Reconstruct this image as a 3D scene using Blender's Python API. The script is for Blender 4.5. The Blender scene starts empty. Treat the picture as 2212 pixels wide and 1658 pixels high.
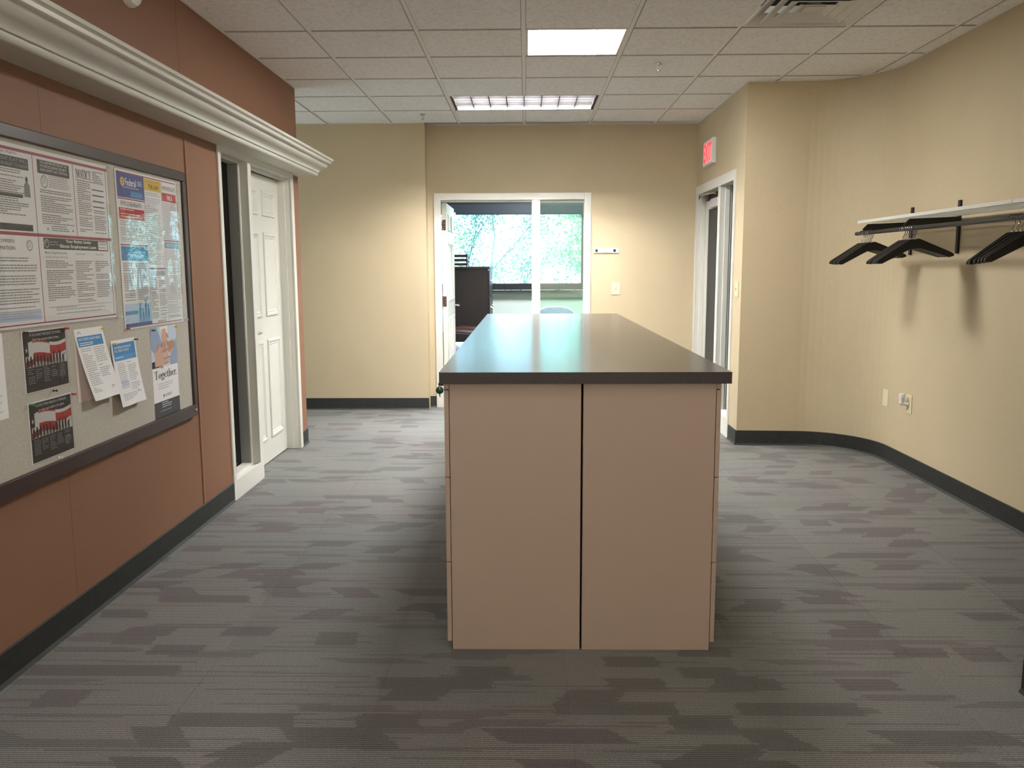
import bpy, bmesh, math, random
from mathutils import Vector, Matrix
random.seed(7)
C = bpy.context.scene.collection
SC = bpy.context.scene
PI = math.pi
CEIL = 2.693
# ------------------------------------------------------------------ camera
cam_d = bpy.data.cameras.new('camera'); cam = bpy.data.objects.new('camera', cam_d); C.objects.link(cam)
Rr = [[0.9998566, 0.0164830, -0.0038732], [-0.0015643, -0.1378474, -0.9904523], [-0.0168596, 0.9903163, -0.1378018]]
M = Matrix(((Rr[0][0], -Rr[1][0], -Rr[2][0], 0), (Rr[0][1], -Rr[1][1], -Rr[2][1], 0), (Rr[0][2], -Rr[1][2], -Rr[2][2], 1.36), (0, 0, 0, 1)))
cam.matrix_world = M
cam_d.sensor_width = 36; cam_d.lens = 36 * 1805.81 / 2212; cam_d.clip_start = .05; cam_d.clip_end = 300
SC.camera = cam
# ------------------------------------------------------------------ world, exposure, light levels
w = bpy.data.worlds.new('sky'); SC.world = w; w.use_nodes = True
nt = w.node_tree; nt.nodes.clear()
wo = nt.nodes.new('ShaderNodeOutputWorld'); bg = nt.nodes.new('ShaderNodeBackground')
tc = nt.nodes.new('ShaderNodeTexCoord'); sp = nt.nodes.new('ShaderNodeSeparateXYZ'); rp = nt.nodes.new('ShaderNodeValToRGB')
nt.links.new(tc.outputs['Generated'], sp.inputs[0]); nt.links.new(sp.outputs['Z'], rp.inputs[0])
rp.color_ramp.elements[0].position = 0.0; rp.color_ramp.elements[0].color = (.72, .89, 1, 1)
rp.color_ramp.elements[1].position = .6; rp.color_ramp.elements[1].color = (.45, .74, 1, 1)
nt.links.new(rp.outputs[0], bg.inputs[0]); bg.inputs[1].default_value = 3.8
nt.links.new(bg.outputs[0], wo.inputs[0])
SC.view_settings.view_transform = 'Standard'; SC.view_settings.look = 'None'
SC.view_settings.exposure = 0.36; SC.view_settings.gamma = 1; SC.view_settings.use_curve_mapping = False
SC.cycles.use_denoising = True
SC.cycles.max_bounces = 12; SC.cycles.diffuse_bounces = 6; SC.cycles.glossy_bounces = 6
SC.cycles.transparent_max_bounces = 16; SC.cycles.sample_clamp_indirect = 6.0
SC.cycles.caustics_reflective = False; SC.cycles.caustics_refractive = False
PANEL_L = 80.0      # radiance of the flat lens in view
PANEL_BACK = 10.0    # same fixtures behind the camera
TROFFER_L = 570.0    # lamps of the louvred fixture

sun_d = bpy.data.lights.new('sun', 'SUN'); sun = bpy.data.objects.new('sun', sun_d); C.objects.link(sun)
sun_d.energy = 9.0; sun_d.color = (1.0, .95, .86); sun_d.angle = .01; sun.rotation_euler = (math.radians(52), 0, math.radians(-12))
# ------------------------------------------------------------------ materials
MATS = {}
def nodes(m):
    m.use_nodes = True; t = m.node_tree; return t, t.nodes['Principled BSDF'], t.nodes['Material Output']
def mat(name, col, rough=.6, metal=0, spec=.5, noise=None, bump=None, emit=None, coat=0, sheen=0):
    """noise=(scale, amount): fine colour mottling; bump=(scale, strength, distance)"""
    if name in MATS: return MATS[name]
    m = bpy.data.materials.new(name); t, b, o = nodes(m)
    b.inputs['Base Color'].default_value = (*col, 1); b.inputs['Roughness'].default_value = rough
    b.inputs['Metallic'].default_value = metal; b.inputs['Specular IOR Level'].default_value = spec
    b.inputs['Coat Weight'].default_value = coat
    g = t.nodes.new('ShaderNodeNewGeometry')
    if noise:
        n = t.nodes.new('ShaderNodeTexNoise'); n.inputs['Scale'].default_value = noise[0]; n.inputs['Detail'].default_value = 4
        t.links.new(g.outputs['Position'], n.inputs['Vector'])
        r = t.nodes.new('ShaderNodeMapRange'); r.inputs[1].default_value = .3; r.inputs[2].default_value = .7
        r.inputs[3].default_value = 1 - noise[1]; r.inputs[4].default_value = 1 + noise[1]
        t.links.new(n.outputs['Fac'], r.inputs[0])
        mx = t.nodes.new('ShaderNodeVectorMath'); mx.operation = 'SCALE'; mx.inputs[0].default_value = col
        t.links.new(r.outputs[0], mx.inputs['Scale']); t.links.new(mx.outputs[0], b.inputs['Base Color'])
    if bump:
        n2 = t.nodes.new('ShaderNodeTexNoise'); n2.inputs['Scale'].default_value = bump[0]; n2.inputs['Detail'].default_value = 3
        t.links.new(g.outputs['Position'], n2.inputs['Vector'])
        bp = t.nodes.new('ShaderNodeBump'); bp.inputs['Strength'].default_value = bump[1]; bp.inputs['Distance'].default_value = bump[2]
        t.links.new(n2.outputs['Fac'], bp.inputs['Height']); t.links.new(bp.outputs[0], b.inputs['Normal'])
    if emit:
        b.inputs['Emission Color'].default_value = (*emit[0], 1); b.inputs['Emission Strength'].default_value = emit[1]
    MATS[name] = m; return m

def math_(t, op, a, b=None, c=None):
    n = t.nodes.new('ShaderNodeMath'); n.operation = op
    for i, x in enumerate((a, b, c)):
        if x is None: continue
        if isinstance(x, (int, float)): n.inputs[i].default_value = x
        else: t.links.new(x, n.inputs[i])
    return n.outputs[0]

def glassmat(name, tint=(1, 1, 1), rough=0.0, bump=None, ior=1.5):
    m = bpy.data.materials.new(name); m.use_nodes = True; t = m.node_tree; t.nodes.clear()
    o = t.nodes.new('ShaderNodeOutputMaterial'); mx = t.nodes.new('ShaderNodeMixShader'); tr = t.nodes.new('ShaderNodeBsdfTransparent')
    gl = t.nodes.new('ShaderNodeBsdfGlossy')
    tr.inputs[0].default_value = (*tint, 1); gl.inputs['Roughness'].default_value = rough
    g = t.nodes.new('ShaderNodeNewGeometry'); dt = t.nodes.new('ShaderNodeVectorMath'); dt.operation = 'DOT_PRODUCT'
    t.links.new(g.outputs['Normal'], dt.inputs[0]); t.links.new(g.outputs['Incoming'], dt.inputs[1])
    ca = math_(t, 'SUBTRACT', 1.0, math_(t, 'MINIMUM', math_(t, 'ABSOLUTE', dt.outputs['Value']), 1.0)); f0 = ((ior - 1) / (ior + 1)) ** 2
    fo = math_(t, 'MULTIPLY_ADD', math_(t, 'POWER', ca, 5.0), 1 - f0, f0)
    t.links.new(fo, mx.inputs[0]); t.links.new(tr.outputs[0], mx.inputs[1]); t.links.new(gl.outputs[0], mx.inputs[2])
    t.links.new(mx.outputs[0], o.inputs[0]); return m

def wallpaper(name, col, scale=90, amt=.10, streak=False):
    m = bpy.data.materials.new(name); t, b, o = nodes(m)
    g = t.nodes.new('ShaderNodeNewGeometry')
    n = t.nodes.new('ShaderNodeTexNoise'); n.inputs['Scale'].default_value = scale; n.inputs['Detail'].default_value = 5; n.inputs['Roughness'].default_value = .65
    n3 = t.nodes.new('ShaderNodeTexNoise'); n3.inputs['Scale'].default_value = 2.2; n3.inputs['Detail'].default_value = 2
    t.links.new(g.outputs['Position'], n.inputs['Vector']); t.links.new(g.outputs['Position'], n3.inputs['Vector'])
    a = t.nodes.new('ShaderNodeMath'); a.operation = 'MULTIPLY_ADD'; a.inputs[1].default_value = amt * 3; a.inputs[2].default_value = 1 - amt * 1.5
    t.links.new(n.outputs['Fac'], a.inputs[0])
    a2 = t.nodes.new('ShaderNodeMath'); a2.operation = 'MULTIPLY_ADD'; a2.inputs[1].default_value = .12; a2.inputs[2].default_value = .94
    t.links.new(n3.outputs['Fac'], a2.inputs[0])
    mu = t.nodes.new('ShaderNodeMath'); mu.operation = 'MULTIPLY'; t.links.new(a.outputs[0], mu.inputs[0]); t.links.new(a2.outputs[0], mu.inputs[1])
    v = t.nodes.new('ShaderNodeVectorMath'); v.operation = 'SCALE'; v.inputs[0].default_value = col
    t.links.new(mu.outputs[0], v.inputs['Scale']); t.links.new(v.outputs[0], b.inputs['Base Color'])
    b.inputs['Roughness'].default_value = .62; b.inputs['Specular IOR Level'].default_value = .3
    bp = t.nodes.new('ShaderNodeBump'); bp.inputs['Strength'].default_value = .35; bp.inputs['Distance'].default_value = .001
    t.links.new(n.outputs['Fac'], bp.inputs['Height']); t.links.new(bp.outputs[0], b.inputs['Normal'])
    return m

def carpet():
    m = bpy.data.materials.new('carpet_weave'); t, b, o = nodes(m)
    g = t.nodes.new('ShaderNodeNewGeometry'); s = t.nodes.new('ShaderNodeSeparateXYZ'); t.links.new(g.outputs['Position'], s.inputs[0])
    X, Y = s.outputs['X'], s.outputs['Y']
    def white(a, bb=None):
        n = t.nodes.new('ShaderNodeTexWhiteNoise'); n.noise_dimensions = '3D' if bb is not None else '1D'
        if bb is None: t.links.new(a, n.inputs['W'])
        else:
            cb = t.nodes.new('ShaderNodeCombineXYZ'); t.links.new(a, cb.inputs[0]); t.links.new(bb, cb.inputs[1]); t.links.new(n.inputs['Vector'], cb.outputs[0]) if 0 else t.links.new(cb.outputs[0], n.inputs['Vector'])
        return n
    line = math_(t, 'FLOOR', math_(t, 'MULTIPLY', Y, 1 / .009))
    jit = white(line).outputs['Value']
    total = None; tint = None
    for k, (cw, ch, p, amp, dark) in enumerate([(.19, .078, .15, .018, .40), (.30, .040, .11, .06, .30), (.15, .11, .08, .012, .36), (.34, .010, .10, .12, .28)]):
        yy = math_(t, 'ADD', Y, .37 * k + .013)
        row = math_(t, 'FLOOR', math_(t, 'MULTIPLY', yy, 1 / ch))
        frac = math_(t, 'FRACT', math_(t, 'MULTIPLY', yy, 1 / ch))
        rw = white(math_(t, 'ADD', row, 17.3 * k)).outputs['Value']
        xs = math_(t, 'ADD', X, math_(t, 'MULTIPLY', rw, 3.7))
        xs = math_(t, 'ADD', xs, math_(t, 'MULTIPLY', math_(t, 'SUBTRACT', jit, .5), amp))
        if k in (0, 1, 2):
            sh = math_(t, 'MULTIPLY', math_(t, 'SUBTRACT', white(math_(t, 'ADD', row, 91.7 + k)).outputs['Value'], .5), .22)
            xs = math_(t, 'ADD', xs, math_(t, 'MULTIPLY', sh, frac))
        col = math_(t, 'FLOOR', math_(t, 'MULTIPLY', xs, 1 / cw))
        wn = white(math_(t, 'ADD', col, 5.1 * k), row)
        on = math_(t, 'LESS_THAN', wn.outputs['Value'], p)
        val = math_(t, 'MULTIPLY', on, dark)
        total = val if total is None else math_(t, 'MAXIMUM', total, val)
    oi = t.nodes.new('ShaderNodeObjectInfo')
    # yarn: ribs across Y and fleck
    rib = math_(t, 'SINE', math_(t, 'MULTIPLY', Y, 2 * PI / .0100))
    rib01 = math_(t, 'MULTIPLY_ADD', rib, .5, .5)
    fl = t.nodes.new('ShaderNodeTexNoise'); fl.inputs['Scale'].default_value = 1.0; fl.inputs['Detail'].default_value = 2
    mp = t.nodes.new('ShaderNodeVectorMath'); mp.operation = 'MULTIPLY'; mp.inputs[1].default_value = (150, 240, 1)
    t.links.new(g.outputs['Position'], mp.inputs[0]); t.links.new(mp.outputs[0], fl.inputs['Vector'])
    lo = t.nodes.new('ShaderNodeTexNoise'); lo.inputs['Scale'].default_value = 1.1; lo.inputs['Detail'].default_value = 2
    t.links.new(g.outputs['Position'], lo.inputs['Vector'])
    k = math_(t, 'MULTIPLY_ADD', fl.outputs['Fac'], 1.5, .25)
    k = math_(t, 'MULTIPLY', k, math_(t, 'MULTIPLY_ADD', rib01, .75, .60))
    k = math_(t, 'MULTIPLY', k, math_(t, 'MULTIPLY_ADD', oi.outputs['Random'], .10, .95))
    k = math_(t, 'MULTIPLY', k, math_(t, 'SUBTRACT', 1.0, total))
    mixc = t.nodes.new('ShaderNodeMix'); mixc.data_type = 'RGBA'
    rr = t.nodes.new('ShaderNodeMapRange'); rr.inputs[1].default_value = .38; rr.inputs[2].default_value = .62
    t.links.new(lo.outputs['Fac'], rr.inputs[0]); t.links.new(rr.outputs[0], mixc.inputs[0])
    mixc.inputs[6].default_value = (.150, .156, .150, 1); mixc.inputs[7].default_value = (.162, .157, .151, 1)
    # plum yarn mixed into part of the dark blocks
    pl = t.nodes.new('ShaderNodeMix'); pl.data_type = 'RGBA'; t.links.new(mixc.outputs[2], pl.inputs[6]); pl.inputs[7].default_value = (.170, .150, .154, 1)
    lo2 = t.nodes.new('ShaderNodeTexNoise'); lo2.inputs['Scale'].default_value = .8; t.links.new(g.outputs['Position'], lo2.inputs['Vector'])
    t.links.new(math_(t, 'MULTIPLY', math_(t, 'GREATER_THAN', total, .05), math_(t, 'GREATER_THAN', lo2.outputs['Fac'], .5)), pl.inputs[0])
    v = t.nodes.new('ShaderNodeVectorMath'); v.operation = 'SCALE'; t.links.new(pl.outputs[2], v.inputs[0]); t.links.new(k, v.inputs['Scale'])
    t.links.new(v.outputs[0], b.inputs['Base Color']); b.inputs['Roughness'].default_value = .85; b.inputs['Specular IOR Level'].default_value = .25
    b.inputs['Sheen Weight'].default_value = .25; b.inputs['Sheen Roughness'].default_value = .4
    bp = t.nodes.new('ShaderNodeBump'); bp.inputs['Strength'].default_value = .5; bp.inputs['Distance'].default_value = .002
    t.links.new(math_(t, 'ADD', rib01, fl.outputs['Fac']), bp.inputs['Height']); t.links.new(bp.outputs[0], b.inputs['Normal'])
    return m

def tilemat():
    m = bpy.data.materials.new('fissured_tile'); t, b, o = nodes(m)
    g = t.nodes.new('ShaderNodeNewGeometry')
    wv = t.nodes.new('ShaderNodeTexNoise'); wv.inputs['Scale'].default_value = 70; wv.inputs['Detail'].default_value = 3; wv.inputs['Distortion'].default_value = 1.2
    t.links.new(g.outputs['Position'], wv.inputs['Vector'])
    a = math_(t, 'ABSOLUTE', math_(t, 'SUBTRACT', wv.outputs['Fac'], .5))
    n2 = t.nodes.new('ShaderNodeTexNoise'); n2.inputs['Scale'].default_value = 38; n2.inputs['Detail'].default_value = 1
    t.links.new(g.outputs['Position'], n2.inputs['Vector'])
    crack = math_(t, 'MULTIPLY', math_(t, 'LESS_THAN', a, .018), math_(t, 'GREATER_THAN', n2.outputs['Fac'], .52))
    n3 = t.nodes.new('ShaderNodeTexNoise'); n3.inputs['Scale'].default_value = 220; t.links.new(g.outputs['Position'], n3.inputs['Vector'])
    fine = math_(t, 'MULTIPLY_ADD', n3.outputs['Fac'], .16, .92)
    k = math_(t, 'MULTIPLY', fine, math_(t, 'MULTIPLY_ADD', crack, -.36, 1.0))
    v = t.nodes.new('ShaderNodeVectorMath'); v.operation = 'SCALE'; v.inputs[0].default_value = (.92, .935, .94); t.links.new(k, v.inputs['Scale'])
    t.links.new(v.outputs[0], b.inputs['Base Color']); b.inputs['Roughness'].default_value = .9
    return m

def speckle(name, base, fleck, rough):
    m = bpy.data.materials.new(name); t, b, o = nodes(m)
    g = t.nodes.new('ShaderNodeNewGeometry'); n = t.nodes.new('ShaderNodeTexNoise'); n.inputs['Scale'].default_value = 260; n.inputs['Detail'].default_value = 5
    t.links.new(g.outputs['Position'], n.inputs['Vector'])
    r = t.nodes.new('ShaderNodeValToRGB'); r.color_ramp.elements[0].position = .35; r.color_ramp.elements[1].position = .72
    r.color_ramp.elements[0].color = (*base, 1); r.color_ramp.elements[1].color = (*fleck, 1)
    t.links.new(n.outputs['Fac'], r.inputs[0]); t.links.new(r.outputs[0], b.inputs['Base Color']); b.inputs['Roughness'].default_value = rough
    return m

BEIGE = wallpaper('beige_wallcovering', (.545, .455, .305), 100, .09)
TERRA = wallpaper('terracotta_wallcovering', (.25, .127, .075), 120, .05)
SAGE = mat('sage_paint', (.66, .74, .69), .8)
CARPET = carpet(); TILE = tilemat()
RAW_SHADE = mat('shaded_raw_tile_edge', (.46, .45, .43), .95)  # raw fibre tone, kept dark to paint the shadow gaps between tiles
GRID = mat('grid_white', (.92, .92, .91), .5)
WHITE = mat('white_trim_paint', (.70, .695, .64), .38, noise=(3, .02))
DOORW = mat('white_door_paint', (.66, .66, .60), .35)
BLACKB = mat('black_rubber_base', (.020, .022, .021), .55, noise=(40, .25))
DARK = mat('dark_void', (.01, .01, .01), .9)
PUTTY = mat('putty_metal', (.40, .303, .247), .45, noise=(400, .03), bump=(600, .15, .0004))
PUTTYD = mat('putty_shadow_gap', (.03, .02, .018), .8)
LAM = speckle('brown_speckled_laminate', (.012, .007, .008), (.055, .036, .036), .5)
LAMTOP = speckle('brown_laminate_top', (.065, .048, .040), (.11, .085, .07), .22)
LB = LAMTOP.node_tree.nodes['Principled BSDF']; LB.inputs['Coat Weight'].default_value = .45; LB.inputs['Coat Roughness'].default_value = .16
BRONZE = mat('dark_brown_frame', (.042, .022, .020), .38)
CORK = mat('grey_beige_tackboard', (.47, .445, .39), .9, noise=(160, .10), bump=(300, .3, .001))
PAPER = mat('white_paper', (.80, .80, .81), .7)
PAPERP = mat('pinkish_paper', (.66, .56, .52), .7)
INK = mat('black_ink', (.015, .015, .017), .5)
GREYINK = mat('grey_ink', (.20, .20, .22), .6)
MIDINK = mat('light_grey_ink', (.42, .42, .45), .6)
WINK = mat('white_ink', (.8, .8, .8), .5)
MAROON = mat('maroon_ink', (.30, .03, .06), .5)
REDINK = mat('red_ink', (.52, .03, .03), .5)
NAVY = mat('navy_ink', (.035, .055, .26), .5)
BLUE = mat('blue_ink', (.05, .23, .50), .5)
LBLUE = mat('pale_blue_ink', (.50, .60, .78), .5)
TEALI = mat('teal_blue_ink', (.12, .38, .55), .5)
YELL = mat('yellow_ink', (.72, .48, .05), .5)
SKIN = mat('skin_print', (.62, .38, .29), .5); SKIN2 = mat('dark_skin_print', (.45, .25, .18), .5)
CHROME = mat('chrome', (.75, .75, .76), .18, metal=1)
STEEL = mat('brushed_steel', (.55, .54, .52), .35, metal=1)
BROWNM = mat('bronze_hinge', (.09, .055, .045), .4, metal=.6)
BLACKP = mat('black_plastic', (.010, .010, .011), .38)
BLACKM = mat('black_metal', (.012, .012, .013), .5)
IVORY = mat('ivory_plastic', (.70, .65, .45), .4)
WPLAST = mat('white_plastic', (.78, .78, .76), .4)
SHELFM = mat('pale_grey_shelf_metal', (.62, .61, .57), .4)
GREENP = mat('green_plastic', (.008, .06, .035), .35)
MAHOG = mat('dark_mahogany', (.020, .011, .010), .42, noise=(8, .25))
MAHOG2 = mat('red_mahogany', (.055, .018, .014), .35)
FABRIC = mat('blue_grey_fabric', (.40, .45, .60), .9, noise=(120, .25))
GREYD = mat('grey_door_skin', (.040, .042, .038), .7)
GREYR = mat('grey_inner_frame', (.30, .30, .29), .5)
GLASS = glassmat('clear_glass'); DGLASS = glassmat('smoked_glass', (.35, .38, .37)); WGLASS = glassmat('tinted_window_glass', (.80, .94, 1.0)); SGLASS = glassmat('greenish_glass', (.88, .98, .90))
FILM = glassmat('laminate_film', (.985, .985, .985), .01, ior=1.8)

# ------------------------------------------------------------------ mesh helpers
class MB:
    def __init__(s): s.v = []; s.f = []; s.m = []; s.cur = 0
    def face(s, pts):
        b = len(s.v); s.v += [tuple(p) for p in pts]; s.f.append(tuple(range(b, b + len(pts)))); s.m.append(s.cur); return s
    def box(s, x0, x1, y0, y1, z0, z1):
        b = len(s.v)
        s.v += [(x, y, z) for z in (z0, z1) for y in (y0, y1) for x in (x0, x1)]
        s.f += [tuple(b + i for i in q) for q in ((0, 2, 3, 1), (4, 5, 7, 6), (0, 1, 5, 4), (2, 6, 7, 3), (0, 4, 6, 2), (1, 3, 7, 5))]
        s.m += [s.cur] * 6; return s
    def prism(s, prof, axis, a, b_):
        """prof: list of 2D points; axis 'x','y','z' extrusion from a to b_"""
        n = len(prof); base = len(s.v)
        def P(p, t):
            if axis == 'x': return (t, p[0], p[1])
            if axis == 'y': return (p[0], t, p[1])
            return (p[0], p[1], t)
        s.v += [P(p, a) for p in prof] + [P(p, b_) for p in prof]
        s.f.append(tuple(base + i for i in range(n))[::-1]); s.f.append(tuple(base + n + i for i in range(n)))
        for i in range(n):
            j = (i + 1) % n; s.f.append((base + i, base + j, base + n + j, base + n + i))
        s.m += [s.cur] * (n + 2); return s
    def tube(s, pts, r, n=8, cap=True):
        pts = [Vector(p) for p in pts]; rs = r if isinstance(r, (list, tuple)) else [r] * len(pts)
        base = len(s.v); up = None
        for i, p in enumerate(pts):
            d = (pts[min(i + 1, len(pts) - 1)] - pts[max(i - 1, 0)]).normalized()
            if up is None: up = d.orthogonal().normalized()
            up = (up - d * up.dot(d)); up = up.normalized() if up.length > 1e-6 else d.orthogonal().normalized()
            sd = d.cross(up)
            for k in range(n):
                a = 2 * PI * k / n; s.v.append(tuple(p + (up * math.cos(a) + sd * math.sin(a)) * rs[i]))
        for i in range(len(pts) - 1):
            for k in range(n):
                k2 = (k + 1) % n; s.f.append((base + i * n + k, base + i * n + k2, base + (i + 1) * n + k2, base + (i + 1) * n + k)); s.m.append(s.cur)
        if cap:
            s.f.append(tuple(base + k for k in range(n))[::-1]); s.f.append(tuple(base + (len(pts) - 1) * n + k for k in range(n))); s.m += [s.cur] * 2
        return s
    def lathe(s, prof, c, axis='z', n=20):
        """prof: (r, h) pairs along axis from c"""
        base = len(s.v); c = Vector(c)
        for r, h in prof:
            for k in range(n):
                a = 2 * PI * k / n; u, v = r * math.cos(a), r * math.sin(a)
                s.v.append(tuple(c + (Vector((u, v, h)) if axis == 'z' else Vector((h, u, v)) if axis == 'x' else Vector((u, h, v)))))
        for i in range(len(prof) - 1):
            for k in range(n):
                k2 = (k + 1) % n; s.f.append((base + i * n + k, base + i * n + k2, base + (i + 1) * n + k2, base + (i + 1) * n + k)); s.m.append(s.cur)
        s.f.append(tuple(base + k for k in range(n))[::-1]); s.f.append(tuple(base + (len(prof) - 1) * n + k for k in range(n))); s.m += [s.cur] * 2
        return s
    def build(s, name, material, parent=None, bevel=0, smooth=False, loc=None, seg=2):
        me = bpy.data.meshes.new(name); me.from_pydata(s.v, [], s.f)
        mats = material if isinstance(material, (list, tuple)) else [material]
        for m in mats: me.materials.append(m)
        if len(mats) > 1: me.polygons.foreach_set('material_index', s.m)
        bm = bmesh.new(); bm.from_mesh(me)
        bmesh.ops.recalc_face_normals(bm, faces=bm.faces)
        if bevel:
            es = [e for e in bm.edges if len(e.link_faces) == 2 and e.calc_face_angle(0) > .5]
            bmesh.ops.bevel(bm, geom=es, offset=bevel, segments=seg, affect='EDGES', profile=.5, clamp_overlap=True)
        if smooth:
            for f in bm.faces: f.smooth = True
            for e in bm.edges:
                if len(e.link_faces) == 2 and e.calc_face_angle(0) > .7: e.smooth = False
        bm.to_mesh(me); bm.free()
        o = bpy.data.objects.new(name, me); C.objects.link(o)
        if parent is not None:
            o.parent = parent; o.matrix_parent_inverse = Matrix.Translation(-Vector(parent.location)) if parent.type == 'EMPTY' and tuple(parent.rotation_euler) == (0, 0, 0) else Matrix()
        if loc: o.location = loc
        return o
def B(*a): return MB().box(*a)
def tag(o, label, cat=None, group=None, kind=None):
    o['label'] = label
    if cat: o['category'] = cat
    if group: o['group'] = group
    if kind: o['kind'] = kind
    return o
def thing(name, loc, label, cat, group=None, kind=None):
    o = bpy.data.objects.new(name, None); C.objects.link(o); o.location = loc; o.empty_display_size = .1
    return tag(o, label, cat, group, kind)
def copytree(o, parent=None):
    c = o.copy(); C.objects.link(c)
    if parent is not None: c.parent = parent
    for ch in list(o.children): copytree(ch, c)
    return c
def struct(name, mb, m, label, cat='wall', **k):
    o = mb.build(name, m, **k); return tag(o, label, cat, kind='structure')

# ------------------------------------------------------------------ floor with carpet tiles
floor = struct('floor', B(-4.0, 3.5, -2.0, 11.3, -.12, -.008), BLACKB, 'grey patterned carpet tile floor around the filing island', 'floor')
tm = None
for i in range(-5, 8):
    for j in range(-8, 14):
        x0 = -1.083 + .6096 * i; y0 = 2.823 + .6096 * j
        cx, cy = x0 + .3048, y0 + .3048
        if cx > 3.4 or cx < -4 or cy > 11.2 or cy < -1.9: continue
        if cx < -2 and (cy < 3.8): continue
        if cx > 2.8 and cy < 6.2: continue
        if tm is None:
            o = B(-.3047, .3047, -.3047, .3047, -.007, 0).build('carpet_tile', CARPET, floor, bevel=.0012, seg=1); tm = o
        else:
            o = tm.copy(); C.objects.link(o)
        o.location = (cx, cy, 0)

# ------------------------------------------------------------------ walls
XL, XR, YB = -1.727, 1.62, 8.12
WT = 2.69
def wallbox(name, boxes, m, label, **k):
    mb = MB()
    for b in boxes: mb.box(*b)
    return struct(name, mb, m, label, **k)
wl = wallbox('wall_left', [(XL - .12, XL - .003, -2, 4.79, 0, WT), (XL - .12, XL - .003, 6.262, 6.46, 0, WT), (XL - .12, XL - .003, 4.79, 6.262, 2.035, WT)], TERRA,
             'terracotta brown vinyl covered wall carrying the bulletin board')
for a, b, z0, z1 in [(-2, .5, 0, WT), (.501, 1.78, 0, WT), (1.781, 3.047, 0, WT), (3.048, 4.312, 0, WT), (4.315, 4.79, 0, WT), (4.79, 6.262, 2.035, WT), (6.262, 6.46, 0, WT)]:
    B(XL - .003, XL, a, b, z0, z1).build('wallcovering_panel', TERRA, wl, bevel=.0008, seg=1)
# lifted edge of the seam beside the door frame
MB().prism([(XL, 4.316), (XL + .005, 4.3175), (XL + .006, 4.320), (XL, 4.35)], 'z', .115, 2.03).build('lifted_seam', TERRA, wl)
wallbox('wall_back_left', [(-4.0, -.94, 8.0, 8.24, 0, WT)], BEIGE, 'beige wall section standing slightly forward at back left')
wallbox('wall_back', [(-.94, -.85, YB, 8.24, 0, WT), (.592, 1.74, YB, 8.24, 0, WT), (-.85, .592, YB, 8.24, 2.03, WT)], BEIGE, 'beige back wall around the office doorway')
wallbox('wall_corridor', [(-4.0, XL - .12, 6.34, 6.46, 0, WT), (-4.12, -4.0, 3.6, 6.65, 0, WT), (-4.12, -4.0, 7.85, 8.24, 0, WT), (-4.12, -4.0, 6.65, 7.85, 0, .8), (-4.12, -4.0, 6.65, 7.85, 2.4, WT), (-4.0, XL - .12, 3.6, 3.72, 0, WT)], BEIGE, 'hidden walls round the side corridor and side room')
# right wall: return with door, flat face, curve, straight run
path = [(XR, YB)]
inner = [(1.62, 6.36), (1.98, 6.3405), (2.03, 6.338)]
for k in range(1, 17):
    a = PI / 2 * (1 - k / 16); inner.append((2.03 + .51 * math.cos(a), 5.80 + .538 * math.sin(a)))
inner += [(2.54, 2.56)]
def offs(pts, d):
    out = []
    for i, p in enumerate(pts):
        a = Vector(pts[max(i - 1, 0)]); b = Vector(pts[min(i + 1, len(pts) - 1)]); t = (b - a).normalized(); nrm = Vector((-t.y, t.x)); out.append((p[0] + nrm.x * d, p[1] + nrm.y * d))
    return out
outer = offs(inner, .12); outer[0] = (1.74, 6.48)
inner_c = inner[:]
mb = MB()
ins, ous = inner, outer
for i in range(len(ins) - 1):
    mb.prism([ins[i], ins[i + 1], ous[i + 1], ous[i]], 'z', 0, WT)
mb.box(XR, 1.74, 6.36, 6.64, 0, WT); mb.box(XR, 1.74, 8.09, 8.12, 0, WT); mb.box(XR, 1.74, 6.64, 8.09, 2.075, WT)
wr = struct('wall_right', mb, BEIGE, 'beige wall that turns the corner and curves towards the coat rail')
wr_b = bmesh.new(); wr_b.from_mesh(wr.data); bmesh.ops.remove_doubles(wr_b, verts=wr_b.verts, dist=.0005)
for f in wr_b.faces: f.smooth = True
for e in wr_b.edges:
    if len(e.link_faces) != 2 or e.calc_face_angle(0) > .4: e.smooth = False
wr_b.to_mesh(wr.data); wr_b.free()
wallbox('wall_right_near', [(1.60, 2.66, -2, 2.56, 0, WT)], BEIGE, 'beige wall corner at the right edge of the picture')
wallbox('wall_rear', [(-1.85, -1.55, -2.12, -2, 0, WT), (1.45, 1.60, -2.12, -2, 0, WT), (-1.55, 1.45, -2.12, -2, 0, .7), (-1.55, 1.45, -2.12, -2, 2.5, WT)], BEIGE, 'wall behind the camera, opened for an added window that gives fill light')
tw = bpy.data.objects.new('fill_window_rear', None); C.objects.link(tw); tag(tw, 'unseen window added behind the camera, its cream shade glowing as fill light', 'window', kind='structure')  # window and sunlit shade added out of view as warm fill for the island
B(-1.55, 1.45, -2.09, -2.084, .7, 2.5).build('pane', GLASS, tw)
for a in (-1.55, -.07, 1.40): B(a, a + .05, -2.11, -2.06, .7, 2.5).build('window_frame', WHITE, tw)
def fill_shademat():
    m = bpy.data.materials.new('cream_fill_shade'); m.use_nodes = True; t = m.node_tree; t.nodes.clear()
    o = t.nodes.new('ShaderNodeOutputMaterial'); mx = t.nodes.new('ShaderNodeMixShader'); mx.inputs[0].default_value = .8
    d = t.nodes.new('ShaderNodeBsdfDiffuse'); d.inputs[0].default_value = (.85, .78, .66, 1); tr = t.nodes.new('ShaderNodeBsdfTranslucent'); tr.inputs[0].default_value = (.95, .78, .62, 1)
    t.links.new(d.outputs[0], mx.inputs[1]); t.links.new(tr.outputs[0], mx.inputs[2]); t.links.new(mx.outputs[0], o.inputs[0]); return m
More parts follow.
